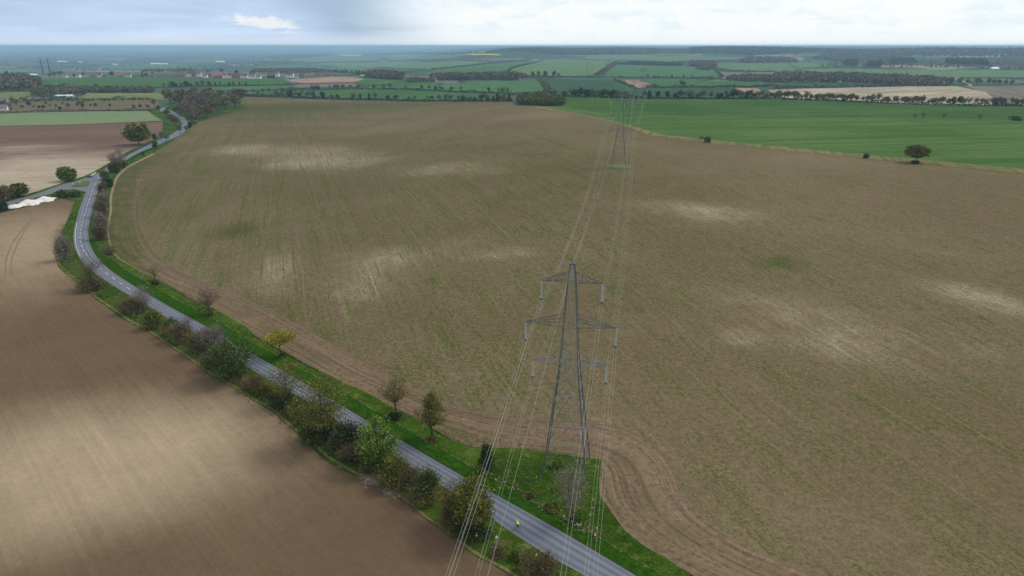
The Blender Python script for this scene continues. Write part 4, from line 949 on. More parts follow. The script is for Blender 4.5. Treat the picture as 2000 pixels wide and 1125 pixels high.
# the copse at the upper road
cop = [(322, 200), (340, 190), (380, 184), (440, 190), (470, 198), (474, 208), (430, 224), (395, 236), (372, 240), (350, 214)]
n = 0
while n < 58:
    x, y = random.uniform(320, 476), random.uniform(184, 242)
    if not inside(np.array([x]), np.array([y]), cop)[0]: continue
    k = random.choice(['brown', 'brown', 'bare', 'brown', 'bare', 'olive']); n += 1
    far_tree(x, y, random.uniform(22, 30) if y > 196 else random.uniform(15, 20), k, KL[k] + ' tree in the dense copse at the upper road bend', 'trees of the copse at the upper road bend', 1.1)
for x, y, h, k, lb in [(327, 228, 15, 'green', 'bright green round tree on the inside of the upper road bend'), (334, 240, 18, 'brown', 'russet tree on the inner side of the upper road bend'), (343, 246, 20, 'brown', 'darker russet tree left of the upper road bend'), (352, 262, 20, 'bare', 'grey tree between the upper road and the brown field'), (364, 258, 14, 'bare', 'grey tree right of the upper road'), (372, 254, 16, 'dark', 'dark tree at the lower tip of the copse'), (381, 248, 14, 'olive', 'olive tree at the lower tip of the copse'), (398, 236, 14, 'olive', 'pale tree on the field edge of the copse'), (345, 222, 14, 'green', 'bright green tree in front of the copse beside the road'), (352, 228, 13, 'olive', 'pale green tree in front of the copse beside the road'), (303, 276, 15, 'dark', 'dark tree right of the big round olive tree'), (316, 272, 18, 'bare', 'grey tree by the road right of the big round olive tree'), (326, 276, 14, 'bare', 'grey tree close to the upper road verge'), (304, 293, 18, 'dark', 'dark green tree on the inner side of the upper road'), (280, 306, 10, 'dark', 'small dark bushy tree on the inner verge of the upper road'), (310, 216, 10, 'dark', 'dark bushy tree left of the hidden road end')]:
    far_tree(x, y, h, k, lb, None, 1.05)

# ------------------------------------------------------------------ hedges: one object each
def hedge(px, h, w, mats, label, dens=1.0, raw=None):
    P = [G(*p) for p in px]; mb = MB()
    for a, b in zip(P[:-1], P[1:]):
        L = np.linalg.norm(b - a); n = max(6, int(L / (h * .3) * 5 * dens)); d = (b - a) / L; nn = np.array([-d[1], d[0], 0])
        t = rng.uniform(0, 1, n); hh = h * (0.75 + 0.25 * np.sin(t * L / 17 + L) + .2 * np.sin(t * L / 5.3))
        C = a + t[:, None] * (b - a) + nn * rng.normal(size=(n, 1)) * w * .3
        C[:, 2] = hgt(C[:, 0], C[:, 1]) + rng.uniform(.05, 1, n) * hh
        k = n // 2; mb.quads(C[:k], h * .42, 0); mb.quads(C[k:], h * .42, 1)
    return tag(mb.obj('hedge', [M[mats[0]], M[mats[1]]]), label, 'hedge')
hedge(H1a, 4.5, 4, ('far_dark', 'far_bare'), 'long dark hedge behind the brown crop field', 1.2)
hedge(H1b, 4.5, 4, ('far_dark', 'far_green'), 'dark hedge crossing behind the second pylon')
hedge(H1c, 4.5, 4, ('far_bare', 'far_dark'), 'tall brown hedge along the top of the wheat field')
hedge(H2, 4, 4, ('far_green', 'far_dark'), 'second dark hedge back behind the brown field')
hedge(H3, 5, 5, ('far_green', 'far_dark'), 'dark hedge across the fields below the pale hillside')
hedge([(1278, 171.5), (1340, 171.5), (1440, 170.5), (1480, 170), (1520, 168)], 6, 6, ('far_dark', 'far_green'), 'thick dark hedge right of the pink patch')
hedge([(1200, 157), (1222, 166), (1240, 173)], 5, 5, ('far_dark', 'far_green'), 'dark hedge slanting down to the far pylons')
hedge([(1258, 172), (1270, 171), (1280, 170)], 6, 8, ('far_dark', 'far_dark'), 'short dark hedge at the corner of the pink patch')
hedge([(40, 196.5), (100, 197), (180, 196.5), (300, 195)], 5.5, 6, ('far_dark', 'far_olive'), 'dark hedge at the foot of the grassy mound')
hedge([(-80, 221), (0, 221), (60, 218.5), (150, 217), (240, 216), (300, 215)], 3, 4, ('far_dark', 'far_bare'), 'low hedge between pasture and pale meadow')
hedge([(60, 190), (100, 191), (140, 194)], 6, 8, ('far_green', 'far_olive'), 'green hedge in front of the white sheds')
hedge([(330, 171), (380, 169), (440, 168), (500, 167), (565, 167)], 4, 4, ('far_dark', 'far_bare'), 'thin dark hedge below the village field')
hedge([(455, 188), (500, 188.5), (560, 186), (590, 184)], 5, 6, ('far_green', 'far_dark'), 'green hedge right behind the brown copse')
hedge([(1540, 163), (1500, 159), (1450, 158)], 6, 8, ('far_bare', 'far_green'), 'scrubby hedge left of the brown wood')
hedge([(1510, 174), (1560, 172), (1640, 170), (1720, 169.5), (1850, 168.5)], 6, 6, ('far_dark', 'far_bare'), 'dark hedge along the top of the pale striped field')
hedge([(1052, 156), (1060, 163), (1068, 172), (1072, 180)], 8, 12, ('far_olive', 'far_bare'), 'pale scrubby hedge running down to the planted copse')
hedge([(630, 128), (700, 130.5), (760, 134), (830, 135.8)], 5, 8, ('far_dark', 'far_green'), 'thin hedge crossing the left hillside', .5)
hedge([(840, 136.5), (870, 133.5), (900, 130), (960, 123.5), (1000, 120)], 6, 8, ('far_dark', 'far_green'), 'thin hedge climbing the hillside towards the ridge', .5)
hedge([(470, 127), (560, 123), (640, 122), (760, 120), (810, 117), (870, 120), (960, 121), (1040, 117)], 9, 12, ('far_dark', 'far_bare'), 'long tree lined hedge across the left hillside', .5)
hedge([(985, 146), (1000, 134), (1030, 126), (1060, 117.5)], 6, 8, ('far_dark', 'far_green'), 'dark hedge along the left side of the pale hillside', .5)
hedge([(740, 108), (752, 114), (762, 118)], 6, 9, ('far_dark', 'far_bare'), 'short hedge between the far hillside fields', .5)
hedge([(1400, 137), (1440, 139), (1500, 140), (1540, 142)], 7, 10, ('far_dark', 'far_bare'), 'hedge below the pale field left of the white barn', .5)
hedge([(1392, 133), (1402, 142), (1410, 151)], 6, 9, ('far_dark', 'far_bare'), 'hedge slanting down right of the large green field', .5)
hedge([(1205, 118.5), (1300, 121), (1400, 121), (1450, 117.5)], 5, 9, ('far_dark', 'far_dark'), 'thin far hedge below the wooded ridge', .4)

# ------------------------------------------------------------------ woods seen as one mass
def wood(name, px, h, mats, label, spacing=0.8, n=None, leaf=.36, per=24, big=1.0):
    P = [G(*p)[:2] for p in px]; A = np.array(P); lo, hi = A.min(0), A.max(0)
    area = 0.5 * abs(np.dot(A[:, 0], np.roll(A[:, 1], 1)) - np.dot(A[:, 1], np.roll(A[:, 0], 1)))
    n = n or int(min(520, max(12, area / (h * spacing) ** 2)))
    mb = MB(); got = 0; tries = 0
    while got < n and tries < 60:
        tries += 1; Q = rng.uniform(lo, hi, (n * 4, 2)); Q = Q[inside(Q[:, 0], Q[:, 1], P)][: n - got]
        for q in Q:
            hh = h * rng.uniform(.7, 1.2); z = hz(*q); wd = h * rng.uniform(.35, .55)
            v = rng.normal(size=(per, 3)); v /= np.linalg.norm(v, axis=1)[:, None]; v *= rng.uniform(.3, 1, (per, 1)) ** .5
            C = np.array([q[0], q[1], z + hh * .58]) + v * np.array([wd, wd, hh * .42])
            mb.quads(C, h * leaf, int(rng.integers(0, len(mats))))
            mb.tube([(q[0], q[1], z - 1), (q[0], q[1], z + hh * .5)], h * .02, 3, 0, cap=False)
        got += len(Q)
    return tag(mb.obj(name, [M[m] for m in mats]), label, 'woodland', None, 'stuff')
wood('wood', [(-80, 174), (0, 178), (55, 178), (80, 172), (78, 162), (60, 155), (0, 154), (-80, 155)], 15, ['far_bare', 'far_brown', 'far_bare'], 'greyish brown wood at the left edge below the village', .5)
wood('thicket', [(62, 186), (110, 187), (160, 183), (300, 180), (300, 176), (200, 177), (120, 176), (70, 174)], 9, ['far_olive', 'far_green', 'far_bare'], 'pale green thicket behind the grassy mound', .6)
wood('copse', [(1012, 204.5), (1050, 207), (1100, 207.5), (1101, 202), (1060, 195), (1025, 194), (1012, 198)], 9, ['far_olive', 'far_green', 'far_olive', 'twig_olive'], 'dense planted copse standing alone on the field edge', .36, leaf=.16, per=46)
wood('village_wood', [(270, 146), (350, 142), (430, 138), (500, 133), (600, 122), (560, 118), (480, 122), (400, 127), (330, 134), (280, 140)], 13, ['far_olive', 'far_bare', 'far_olive', 'far_green'], 'pale wooded slope behind the village houses', 1.3, per=30)
wood('village_wood', [(490, 146), (560, 143), (640, 144), (700, 146), (740, 152), (700, 145), (640, 139), (560, 137), (500, 138)], 12, ['far_bare', 'far_brown', 'far_green'], 'brownish trees behind the middle village', .8)
wood('wood', [(715, 152), (760, 156), (786, 156), (786, 149), (750, 144), (720, 146)], 13, ['far_bare', 'far_brown'], 'rounded brown wood left of the dark pointed conifer', .5)
wood('wood', [(845, 157), (960, 156), (1010, 157), (1030, 153), (1000, 147), (950, 149), (900, 150), (840, 151)], 13, ['far_bare', 'far_brown', 'far_green'], 'brown wood right of the hamlet', .7)
wood('wood', [(790, 162), (850, 161), (850, 157), (800, 156)], 8, ['far_bare', 'far_green', 'far_olive'], 'loose trees among the hamlet houses', 1.2)
wood('wood', [(1500, 160), (1560, 162), (1640, 163), (1740, 168), (1855, 169), (1858, 163), (1780, 157), (1700, 154), (1620, 151), (1540, 150), (1510, 152)], 15, ['far_bare', 'far_bare', 'far_brown', 'far_bare'], 'long greyish brown wood behind the pale striped field', .55)
wood('thicket', [(1420, 158), (1520, 162), (1530, 154), (1490, 150), (1425, 152)], 9, ['far_bare', 'far_olive', 'far_green'], 'grey scrub left of the long brown wood', .9)
wood('copse', [(1346, 129), (1396, 131), (1394, 125), (1350, 124)], 16, ['far_bare', 'far_brown'], 'oval grey copse on the far slope', .6)
wood('copse', [(1364, 137), (1386, 138), (1385, 133), (1365, 132)], 14, ['far_bare', 'far_bare'], 'smaller grey copse below the oval copse', .6)
wood('tree_belt', [(1205, 127), (1330, 130), (1334, 127), (1240, 123.5)], 12, ['far_dark', 'far_bare'], 'dark tree belt along the top of the large green field', .7)
wood('scrub_bank', [(1160, 148.5), (1172, 149.5), (1206, 126), (1210, 121), (1200, 121), (1185, 130)], 6, ['far_bare', 'far_brown', 'far_bare'], 'scrubby brown bank slanting up the hillside', 1.0)
wood('wood', [(1444, 124), (1500, 125), (1560, 122), (1540, 114), (1460, 113)], 16, ['far_bare', 'far_brown'], 'grey wood below the right part of the ridge', .9)
wood('ridge_wood', [(945, 104), (1100, 108), (1260, 107), (1300, 104), (1290, 97), (1200, 95), (1060, 95.5), (980, 98)], 15, ['far_dark', 'far_bare', 'far_dark'], 'dark woodland covering the left part of the ridge', 1.2, n=2200, per=9, leaf=.7)
wood('ridge_wood', [(1345, 104.5), (1460, 108), (1560, 104), (1570, 96), (1480, 94), (1350, 95)], 15, ['far_dark', 'far_bare', 'far_dark'], 'dark woodland covering the right part of the ridge', 1.2, n=2200, per=9, leaf=.7)
wood('hill_wood', [(1580, 116), (1640, 120), (1760, 118), (1760, 103), (1700, 100), (1640, 100)], 15, ['far_olive', 'far_brown', 'far_bare', 'far_green'], 'olive wooded hillside on the right', 1.8, n=1200, per=9, leaf=.55)
wood('conifer_wood', [(1650, 128), (1672, 129), (1672, 121), (1652, 121)], 15, ['far_dark'], 'leftmost small dark conifer block on the right hillside', .7)
wood('conifer_wood', [(1694, 131), (1722, 131), (1720, 124), (1698, 124)], 14, ['far_dark'], 'low dark conifer block second on the right hillside', .7)
wood('conifer_wood', [(1738, 125), (1786, 125), (1784, 118), (1742, 118)], 18, ['far_dark'], 'dark conifer block in the middle of the right hillside', .7)
wood('conifer_wood', [(1848, 127), (1924, 130), (1924, 121), (1850, 120)], 20, ['far_dark'], 'widest dark conifer block on the right hillside', .6)
wood('scrub', [(1600, 131), (1700, 134), (1850, 134), (2000, 136), (2120, 137), (2120, 110), (1960, 112), (1850, 116), (1760, 118), (1640, 122)], 9, ['far_bare', 'far_olive', 'far_bare', 'far_brown'], 'patchy scrub covering the right hillside', 2, n=1100, per=9, leaf=.5)
wood('wood', [(1760, 110), (1900, 112), (2100, 112), (2100, 97), (1900, 96), (1760, 97)], 14, ['far_dark', 'far_bare'], 'bluish woodland along the right horizon', 2, n=1500, per=8, leaf=.6)
wood('ridge_wood', [(1255, 103), (1350, 104), (1350, 96), (1255, 96)], 13, ['far_dark', 'far_bare'], 'lower woodland filling the middle of the ridge', 2, n=500, per=9, leaf=.6)
wood('ridge_wood', [(1555, 103), (1700, 102), (1770, 101), (1770, 96), (1560, 96)], 14, ['far_dark', 'far_bare'], 'bluish woodland between the ridge and the right horizon', 2, n=700, per=9, leaf=.6)
wood('hill_wood', [(540, 116), (640, 110), (640, 106), (560, 108), (500, 113)], 14, ['far_bare', 'far_dark'], 'wood on the hilltop left of the yellow strip', .9)
wood('hill_wood', [(720, 106.5), (830, 106.5), (930, 105.5), (940, 103), (830, 102), (730, 104)], 18, ['far_dark', 'far_bare'], 'dark wood on the far hilltop between the yellow strips', .9)
# tree lines and farms of the plain
mbp = MB()
for i in range(150):
    px, py = random.uniform(-60, 620), 95 + 44 * random.random() ** 1.4
    if px > 300 and py > 116: continue
    p = G(px, py); L = random.uniform(60, 420); a = random.gauss(0.15, .5); m = int(L / 22) + 2
    for q in range(m):
        x = p[0] + math.cos(a) * L * (q / m - .5) + random.gauss(0, 8); y = p[1] + math.sin(a) * L * (q / m - .5) + random.gauss(0, 8)
        z = hz(x, y); v = rng.normal(size=(7, 3)) * np.array([7, 7, 3.5]); mbp.quads(np.array([x, y, z + 5]) + v, 7, q % 2)
tag(mbp.obj('plain_trees', [M['far_dark'], M['far_bare']]), 'scattered tree lines all over the far left plain', 'woodland', None, 'stuff')

# ------------------------------------------------------------------ buildings
def house(px, py, wp, hp, wall, roof, label, group=None, rot=None, deep=None, chim=True, name='house', cat='house', slope=.45):
    p = G(px, py); k = mpp(p); W = wp * k * 1.12; Hh = hp * k * 1.2; D = deep or min(W * .7, 9); rz = random.uniform(-.25, .25) if rot is None else rot
    e = empty(name, p, rz, label, cat, group)
    hw = Hh * (1 - slope); b = MB(); x, y = W / 2, D / 2
    b.add([(-x, -y, -1), (x, -y, -1), (x, y, -1), (-x, y, -1), (-x, -y, hw), (x, -y, hw), (x, y, hw), (-x, y, hw), (-x, 0, Hh - .1), (x, 0, Hh - .1)], [(0, 1, 5, 4), (2, 3, 7, 6), (1, 2, 6, 9, 5), (3, 0, 4, 8, 7)])
    b.obj('wall', M[wall], e)
    r = MB(); ox, oy, dz = x + .35, y + .4, (Hh - hw) / y * .4
    r.add([(-ox, -oy, hw - dz), (ox, -oy, hw - dz), (ox, 0, Hh), (-ox, 0, Hh), (-ox, oy, hw - dz), (ox, oy, hw - dz), (-ox, -oy, hw - dz - .2), (ox, -oy, hw - dz - .2), (ox, 0, Hh - .2), (-ox, 0, Hh - .2), (-ox, oy, hw - dz - .2), (ox, oy, hw - dz - .2)],
          [(0, 1, 2, 3), (3, 2, 5, 4), (7, 6, 9, 8), (8, 9, 10, 11), (0, 6, 7, 1), (4, 5, 11, 10), (0, 3, 9, 6), (3, 4, 10, 9), (1, 7, 8, 2), (2, 8, 11, 5)])
    ro = r.obj('roof', M[roof], e)
    if chim:
        c = MB(); c.box((x * .6, 0, Hh + .3), (.9, .7, 1.8)); c.obj('chimney', M['brick'], ro)
    nwin = max(2, int(W / 3.5))
    for i in range(nwin):
        w = MB(); w.box((-x + (i + .5) * W / nwin, -y - .01, hw * .55), (W / nwin * .38, .06, hw * .35)); w.obj('window', M['window'], e)
    return e
VH = [(128, 151, 7, 4, 'render_white', 'roof_slate', 'low white building at the left end of the village'), (66, 149, 16, 4, 'render_white', 'roof_sheet', 'long white roofed building at the far left of the village'), (47, 148, 8, 4, 'render_white', 'roof_slate', 'small pale building left of the long white roof'),
 (154, 151, 7, 6, 'render_white', 'roof_slate', 'white house left of the bare village tree'), (182, 151, 9, 5, 'brick', 'roof_tile', 'brick house with low white annexe'), (196, 151, 9, 7, 'render_white', 'roof_tile', 'tall white gabled house left of the big dark round tree'), (206, 151, 8, 5, 'brick', 'roof_tile', 'brown roofed house touching the big dark round tree'),
 (238, 151, 9, 5, 'brick', 'roof_slate', 'slate roofed house right of the big dark round tree'), (250, 151, 11, 6, 'render_white', 'roof_tile', 'white house left of the dark pointed tree'), (298, 151, 8, 5, 'brick', 'roof_tile', 'brown house right of the dark pointed tree'),
 (346, 150, 10, 6, 'brick', 'roof_slate', 'grey roofed house at the start of the dense terrace'), (358, 150, 10, 7, 'brick', 'roof_slate', 'second grey roofed house of the dense terrace'), (371, 149, 8, 8, 'render_white', 'roof_tile', 'first white gabled house of the terrace'), (380, 149, 8, 8, 'brick', 'roof_tile', 'brown house between the white gables'), (389, 149, 8, 8, 'render_white', 'roof_slate', 'second white gabled house of the terrace'),
 (401, 151, 8, 5, 'render_white', 'roof_slate', 'low white house in front of the dark roofs'), (408, 150, 11, 8, 'brick', 'roof_slate', 'dark slate roofed house in the dense terrace'), (427, 152, 15, 6, 'brick', 'roof_red', 'house with a red roof in the village'), (440, 152, 8, 8, 'render_white', 'roof_red', 'white house beside the red roof'), (450, 152, 7, 8, 'render_white', 'roof_tile', 'white house second right of the red roof'),
 (462, 152, 13, 8, 'brick', 'roof_tile', 'broad brown roofed house right of the white houses'), (474, 152, 6, 7, 'render_white', 'roof_slate', 'narrow white house near the right end of the village'), (481, 152, 6, 6, 'render_white', 'roof_tile', 'small white house near the right end of the village'), (493, 153, 11, 8, 'render_white', 'roof_slate', 'large white house at the right end of the village'),
 (506, 153, 8, 5, 'render_white', 'roof_slate', 'white bungalow at the lane end of the village'), (541, 149, 8, 7, 'render_white', 'roof_slate', 'white gabled house above the pale lane'), (566, 151, 14, 8, 'render_white', 'roof_tile', 'largest white house above the pinkish field'), (580, 152, 6, 4, 'render_white', 'roof_slate', 'small white house right of the largest white house'), (530, 152, 12, 7, 'barn_dark', 'roof_tile', 'dark house left of the white gabled house'), (590, 151, 9, 7, 'brick', 'roof_tile', 'brick house right of the largest white house'),
 (641, 147, 9, 5, 'brick', 'roof_tile', 'brown roofed cottage among the bare trees'), (655, 148, 8, 5, 'brick', 'roof_slate', 'grey roofed cottage among the bare trees'), (620, 147, 8, 4, 'brick', 'roof_tile', 'small brown cottage left among the bare trees'),
 (815, 156, 7, 7, 'render_white', 'roof_slate', 'white cottage right of the dark pointed conifer'), (848, 159, 8, 7, 'render_white', 'roof_tile', 'bright white cottage in the hamlet middle'), (830, 158, 10, 6, 'brick', 'roof_tile', 'brown roofed house between the two white cottages'), (792, 158, 6, 5, 'brick', 'roof_slate', 'grey cottage under the dark pointed conifer'), (887, 154, 7, 4, 'render_white', 'roof_tile', 'first of the pale cottages before the brown wood'), (903, 154, 7, 4, 'render_white', 'roof_slate', 'second of the pale cottages before the brown wood'), (920, 153, 5, 5, 'render_white', 'roof_tile', 'small gabled cottage before the brown wood'),
 (1021, 153, 4, 4, 'render_white', 'roof_slate', 'tiny white cottage right of the brown wood'), (1015, 155, 3, 4, 'render_white', 'roof_tile', 'tiny white cottage below the other tiny one'), (1866, 156, 16, 5, 'render_white', 'roof_slate', 'white farmhouse on the right beyond the striped field'), (700, 172, 0.1, 0.1, None, None, None)]
for v in VH[:-1]:
    house(v[0], v[1], v[2], v[3], v[4], v[5], v[6])
house(713, 151, 15, 4, 'barn_dark', 'roof_blue', 'long low barn with a pale blue roof', name='barn', cat='barn', rot=.1, chim=False, slope=.5)
house(616, 174, 14, 9, 'barn_dark', 'roof_tile', 'dark roofed barn in the thicket behind the hedgerow', name='barn', cat='barn', rot=.5, chim=False)
house(1577, 145, 23, 3.2, 'render_white', 'roof_sheet', 'long barn with a gleaming white roof', name='barn', cat='barn', rot=-.05, chim=False, slope=.6, deep=24)
house(1942, 135, 12, 3, 'render_white', 'roof_sheet', 'pale roofed farm shed on the right hillside', name='barn', cat='barn', rot=0, chim=False, slope=.6, deep=18)
house(3, 203, 12, 9, 'barn_dark', 'roof_slate', 'dark barn cut by the left frame edge', name='barn', cat='barn', rot=.2, chim=False)
house(5, 216, 16, 9, 'render_white', 'roof_slate', 'white walled shed below the dark barn', name='shed', cat='shed', rot=.4, chim=False)
house(120, 190, 24, 4, 'render_white', 'roof_sheet', 'long white shed beside the grassy mound', name='shed', cat='shed', rot=0.1, chim=False, slope=.5)
house(138, 189, 12, 3.6, 'concrete', 'roof_sheet', 'short pale shed beside the long white shed', name='shed', cat='shed', rot=-.1, chim=False, slope=.5)
house(277, 189, 8, 5, 'concrete', 'concrete', 'small grey concrete hut on the grassy mound', name='hut', cat='hut', rot=0, chim=False, slope=.15)
for x, y, w, lb in [(122, 121.5, 14, 'pale warehouse roof on the plain right of the masts'), (157, 122, 5, 'small pale warehouse on the plain'), (225, 127, 8, 'white warehouse by the bluish field on the plain'), (305, 125.5, 16, 'long pale warehouse on the plain'), (322, 126, 10, 'pale warehouse beside the long one on the plain'), (430, 121.5, 14, 'pale warehouse at the right end of the plain'), (655, 100.2, 3, 'bright white speck of a building below the horizon')]:
    house(x, y, w, 2.0, 'render_white', 'roof_sheet', lb, name='warehouse', cat='warehouse', rot=0, chim=False, slope=.5, deep=40)

# ------------------------------------------------------------------ pylons
LINE = math.atan2(50.6, 275.0)
ARMS = [(24.7, 7.35), (32.8, 8.85), (41.7, 5.8)]
INS = 4.1
def make_pylon(ext, name='pylon'):
    e = bpy.data.objects.new(name, None); COL.objects.link(e)
    zs = [0, 24.7 + ext, 32.8 + ext, 41.7 + ext, 45.2 + ext]; ws = [1.8 + 2.85 * (24.7 + ext) / 24.7, 1.8, 1.35, .77, .38]
    hw = lambda z: float(np.interp(z, zs, ws))
    for sx, sy in ((-1, -1), (1, -1), (1, 1), (-1, 1)):
        b = MB()
        for z0, z1 in zip(zs[:-1], zs[1:]):
            b.beam((sx * hw(z0), sy * hw(z0), z0 - (.3 if z0 == 0 else 0)), (sx * hw(z1), sy * hw(z1), z1), .15 if z0 == 0 else .105)
        lg_ = b.obj('leg', M['steel_dark'], e)
        f = MB(); f.tube([(sx * ws[0], sy * ws[0], -.5), (sx * ws[0], sy * ws[0], .15)], .32, 8); f.obj('footing', M['steel_dark'], lg_)
    b = MB()
    lv = [0, 7.8 + ext * .5, 15.5 + ext * .8, 19.8 + ext, 22.6 + ext, 24.7 + ext]
    corners = [(-1, -1), (1, -1), (1, 1), (-1, 1)]
    def P(c, z): return np.array([c[0] * hw(z), c[1] * hw(z), z])
    for z0, z1 in zip(lv[:-1], lv[1:]):
        for i in range(4):
            c0, c1 = corners[i], corners[(i + 1) % 4]
            a0, a1, b0, b1 = P(c0, z0), P(c1, z0), P(c0, z1), P(c1, z1); m = (b0 + b1) / 2
            b.beam(b0, b1, .075)
            s0 = a0 + (b0 - a0) * (.3 if z0 == 0 else 0); s1 = a1 + (b1 - a1) * (.3 if z0 == 0 else 0)
            b.beam(s0, m, .07); b.beam(s1, m, .07)
            if z1 - z0 > 5:
                for s_, q0, q1 in ((s0, a0, b0), (s1, a1, b1)):
                    mm = (s_ + m) / 2; b.beam(mm, q0 + (q1 - q0) * .68, .045); b.beam(mm, (b0 + b1) / 2 + (q1 - m) * .5, .045)
    up = list(np.linspace(24.7, 32.8, 5)) + list(np.linspace(32.8, 41.7, 7))[1:] + [43.2, 45.2]
    up = [z + ext for z in up]
    for j, (z0, z1) in enumerate(zip(up[:-1], up[1:])):
        for i in range(4):
            c0, c1 = corners[i], corners[(i + 1) % 4]
            b.beam(P(c0, z0), P(c1, z1), .036); b.beam(P(c1, z0), P(c0, z1), .036)
            if j in (0, 4, 10, 11): b.beam(P(c0, z0), P(c1, z0), .06)
    b.obj('lattice', M['steel'], e)
    b = MB(); b.box((0, 0, 45.3 + ext), (1.0, 1.0, .25)); b.beam((0, 0, 45.2 + ext), (0, 0, 45.8 + ext), .1); b.obj('peak', M['steel_dark'], e)
    for (za, L) in ARMS:
        za = za + ext; hh = 1.9
        for s in (-1, 1):
            a = MB(); tip = np.array([s * L, 0, za]); w, wu = hw(za), hw(za + hh)
            for sy in (-1, 1):
                lo, hi = np.array([s * w, sy * w, za]), np.array([s * wu, sy * wu, za + hh])
                a.beam(lo, tip, .065); a.beam(hi, tip + np.array([0, 0, .12]), .06)
                for q in (.25, .5, .75):
                    a.beam(lo + (tip - lo) * q, hi + (tip - hi) * q, .03); a.beam(lo + (tip - lo) * q, hi + (tip - hi) * (q - .25), .03)
            for q in (0, .25, .5, .75):
                l0, l1 = np.array([s * w, -w, za]), np.array([s * w, w, za])
                a.beam(l0 + (tip - l0) * q, l1 + (tip - l1) * min(q + .25, 1), .03); a.beam(l0 + (tip - l0) * q, l1 + (tip - l1) * q, .03)
            a.obj('cross_arm', M['steel_dark'] if za > 27 + ext else M['steel'], e)
            n_ = MB()
            for dy in (-.2, .2):
                n_.tube([(s * L + dy * .4, dy, za - .1), (s * L + dy * .4, dy, za - INS + .55)], .05, 6)
                for q in range(14): z = za - .4 - q * (INS - 1.1) / 13; n_.tube([(s * L + dy * .4, dy, z), (s * L + dy * .4, dy, z - .08)], .07, 8)
            io = n_.obj('insulator', M['porcelain'], e)
            c = MB(); c.box((s * L, 0, za - INS + .4), (.6, .55, .3)); c.box((s * L, 0, za - INS + .1), (.7, .3, .14)); c.obj('clamp', M['steel'], io)
    return e
t1 = G(1105, 915); T1 = np.array([11.4, 122.6, 0]); T1[2] = hz(11.4, 122.6)
T2 = G(1208, 326)
dirv = (T2 - T1)[:2] / np.linalg.norm((T2 - T1)[:2])
p1 = make_pylon(0.0); p1.location = tuple(T1); p1.rotation_euler = (0, 0, -LINE)
PG = 'pylons of the high voltage line'
tag(p1, 'nearest steel lattice pylon standing in the grass by the road', 'pylon', PG)
p2 = make_pylon(-4.0); p2.location = tuple(T2); p2.rotation_euler = (0, 0, -LINE)
tag(p2, 'second pylon with its feet in a round grass patch in the brown field', 'pylon', PG)
def xy(p): return (p[0], p[1], hz(p[0], p[1]))
T3 = np.array(xy((103.5, 602))); T4 = np.array(xy((160, 880))); T5 = np.array(xy((222, 1190)))
T6 = np.array(xy((300, 1560)))
for T, lb in ((T3, 'third pylon along the line, feet at the wheat margin'), (T4, 'fourth pylon along the line, before the far hedgerow'), (T5, 'fifth pylon along the line, beyond the far hedgerow')):
    c = copy_tree(p2); c.location = tuple(T); tag(c, lb, 'pylon', PG)
for (x, y), lb in (((1147, 148.5), 'hazy pylon left of the scrubby bank on the pale hillside'), ((1157, 148), 'hazy pylon right beside the one left of the scrubby bank'), ((1184, 146), 'hazy pylon standing at the scrubby bank')):
    g = G(x, y); c = copy_tree(p2); c.location = tuple(g); c.rotation_euler = (0, 0, -0.1); tag(c, lb, 'pylon', 'hazy pylons on the pale hillside')
T0 = np.array([T1[0] - dirv[0] * 275, T1[1] - dirv[1] * 275, 0.0])
STN = [(T0, 0.0), (T1, 0.0), (T2, -4.0), (T3, -4.0), (T4, -4.0), (T5, -4.0), (T6, -4.0)]
def span(a, b, sag, n=36):
    t = np.linspace(0, 1, n); P = a[None] + (b - a)[None] * t[:, None]; P[:, 2] -= 4 * sag * t * (1 - t); return P
ca, sa = math.cos(-LINE), math.sin(-LINE)
def att(T, ext, lx, z): return np.array([T[0] + ca * lx, T[1] + sa * lx, T[2] + z + ext])
names = {(-1, 0): 'lowest left arm', (1, 0): 'lowest right arm', (-1, 1): 'long middle left arm', (1, 1): 'long middle right arm', (-1, 2): 'top left arm', (1, 2): 'top right arm'}
for (s, i), nm in names.items():
    za, L = ARMS[i]
    e = empty('power_line', att(T1, 0, s * L, za - INS), 0, 'twin conductor line hanging from the ' + nm + ' of the near pylon', 'power line', 'twin conductor lines of the pylons')
    org = np.array(e.location); sb = MB()
    for dx in (-.25, .25):
        b = MB()
        for (Ta, xa), (Tb, xb) in zip(STN[:-1], STN[1:]):
            A, B = att(Ta, xa, s * L + dx, za - INS), att(Tb, xb, s * L + dx, za - INS); sg = 8.5 * (np.linalg.norm(B - A) / 275) ** 2
            b.tube(span(A, B, sg) - org, 0.015 if Ta[1] < 100 else (.013 if Ta[1] < 300 else .018), 4, cap=False)
        b.obj('conductor', M['aluminium'], e)
    for (Ta, xa), (Tb, xb) in zip(STN[:3], STN[1:4]):
        A, B = att(Ta, xa, s * L, za - INS), att(Tb, xb, s * L, za - INS); sg = 8.5 * (np.linalg.norm(B - A) / 275) ** 2; S = span(A, B, sg, 41)
        for q in (4 + i, 14 + i, 24 + i, 33 + i):
            c = S[q] - org; k = MB()
            for dy in (-.25, .25): k.beam(c + np.array([-.25, dy, 0]), c + np.array([.25, dy, 0]), .035)
            k.obj('spacer', M['steel'], e)
b = MB(); org = att(T1, 0, 0, 45.5)
e = empty('earth_wire', org, 0, 'single earth wire running between the pylon peaks', 'earth wire')
for (Ta, xa), (Tb, xb) in zip(STN[:-1], STN[1:]):
    A, B = att(Ta, xa, 0, 45.5), att(Tb, xb, 0, 45.5); b.tube(span(A, B, 7.5 * (np.linalg.norm(B - A) / 275) ** 2) - org, .015, 4, cap=False)
b.obj('wire', M['aluminium'], e)

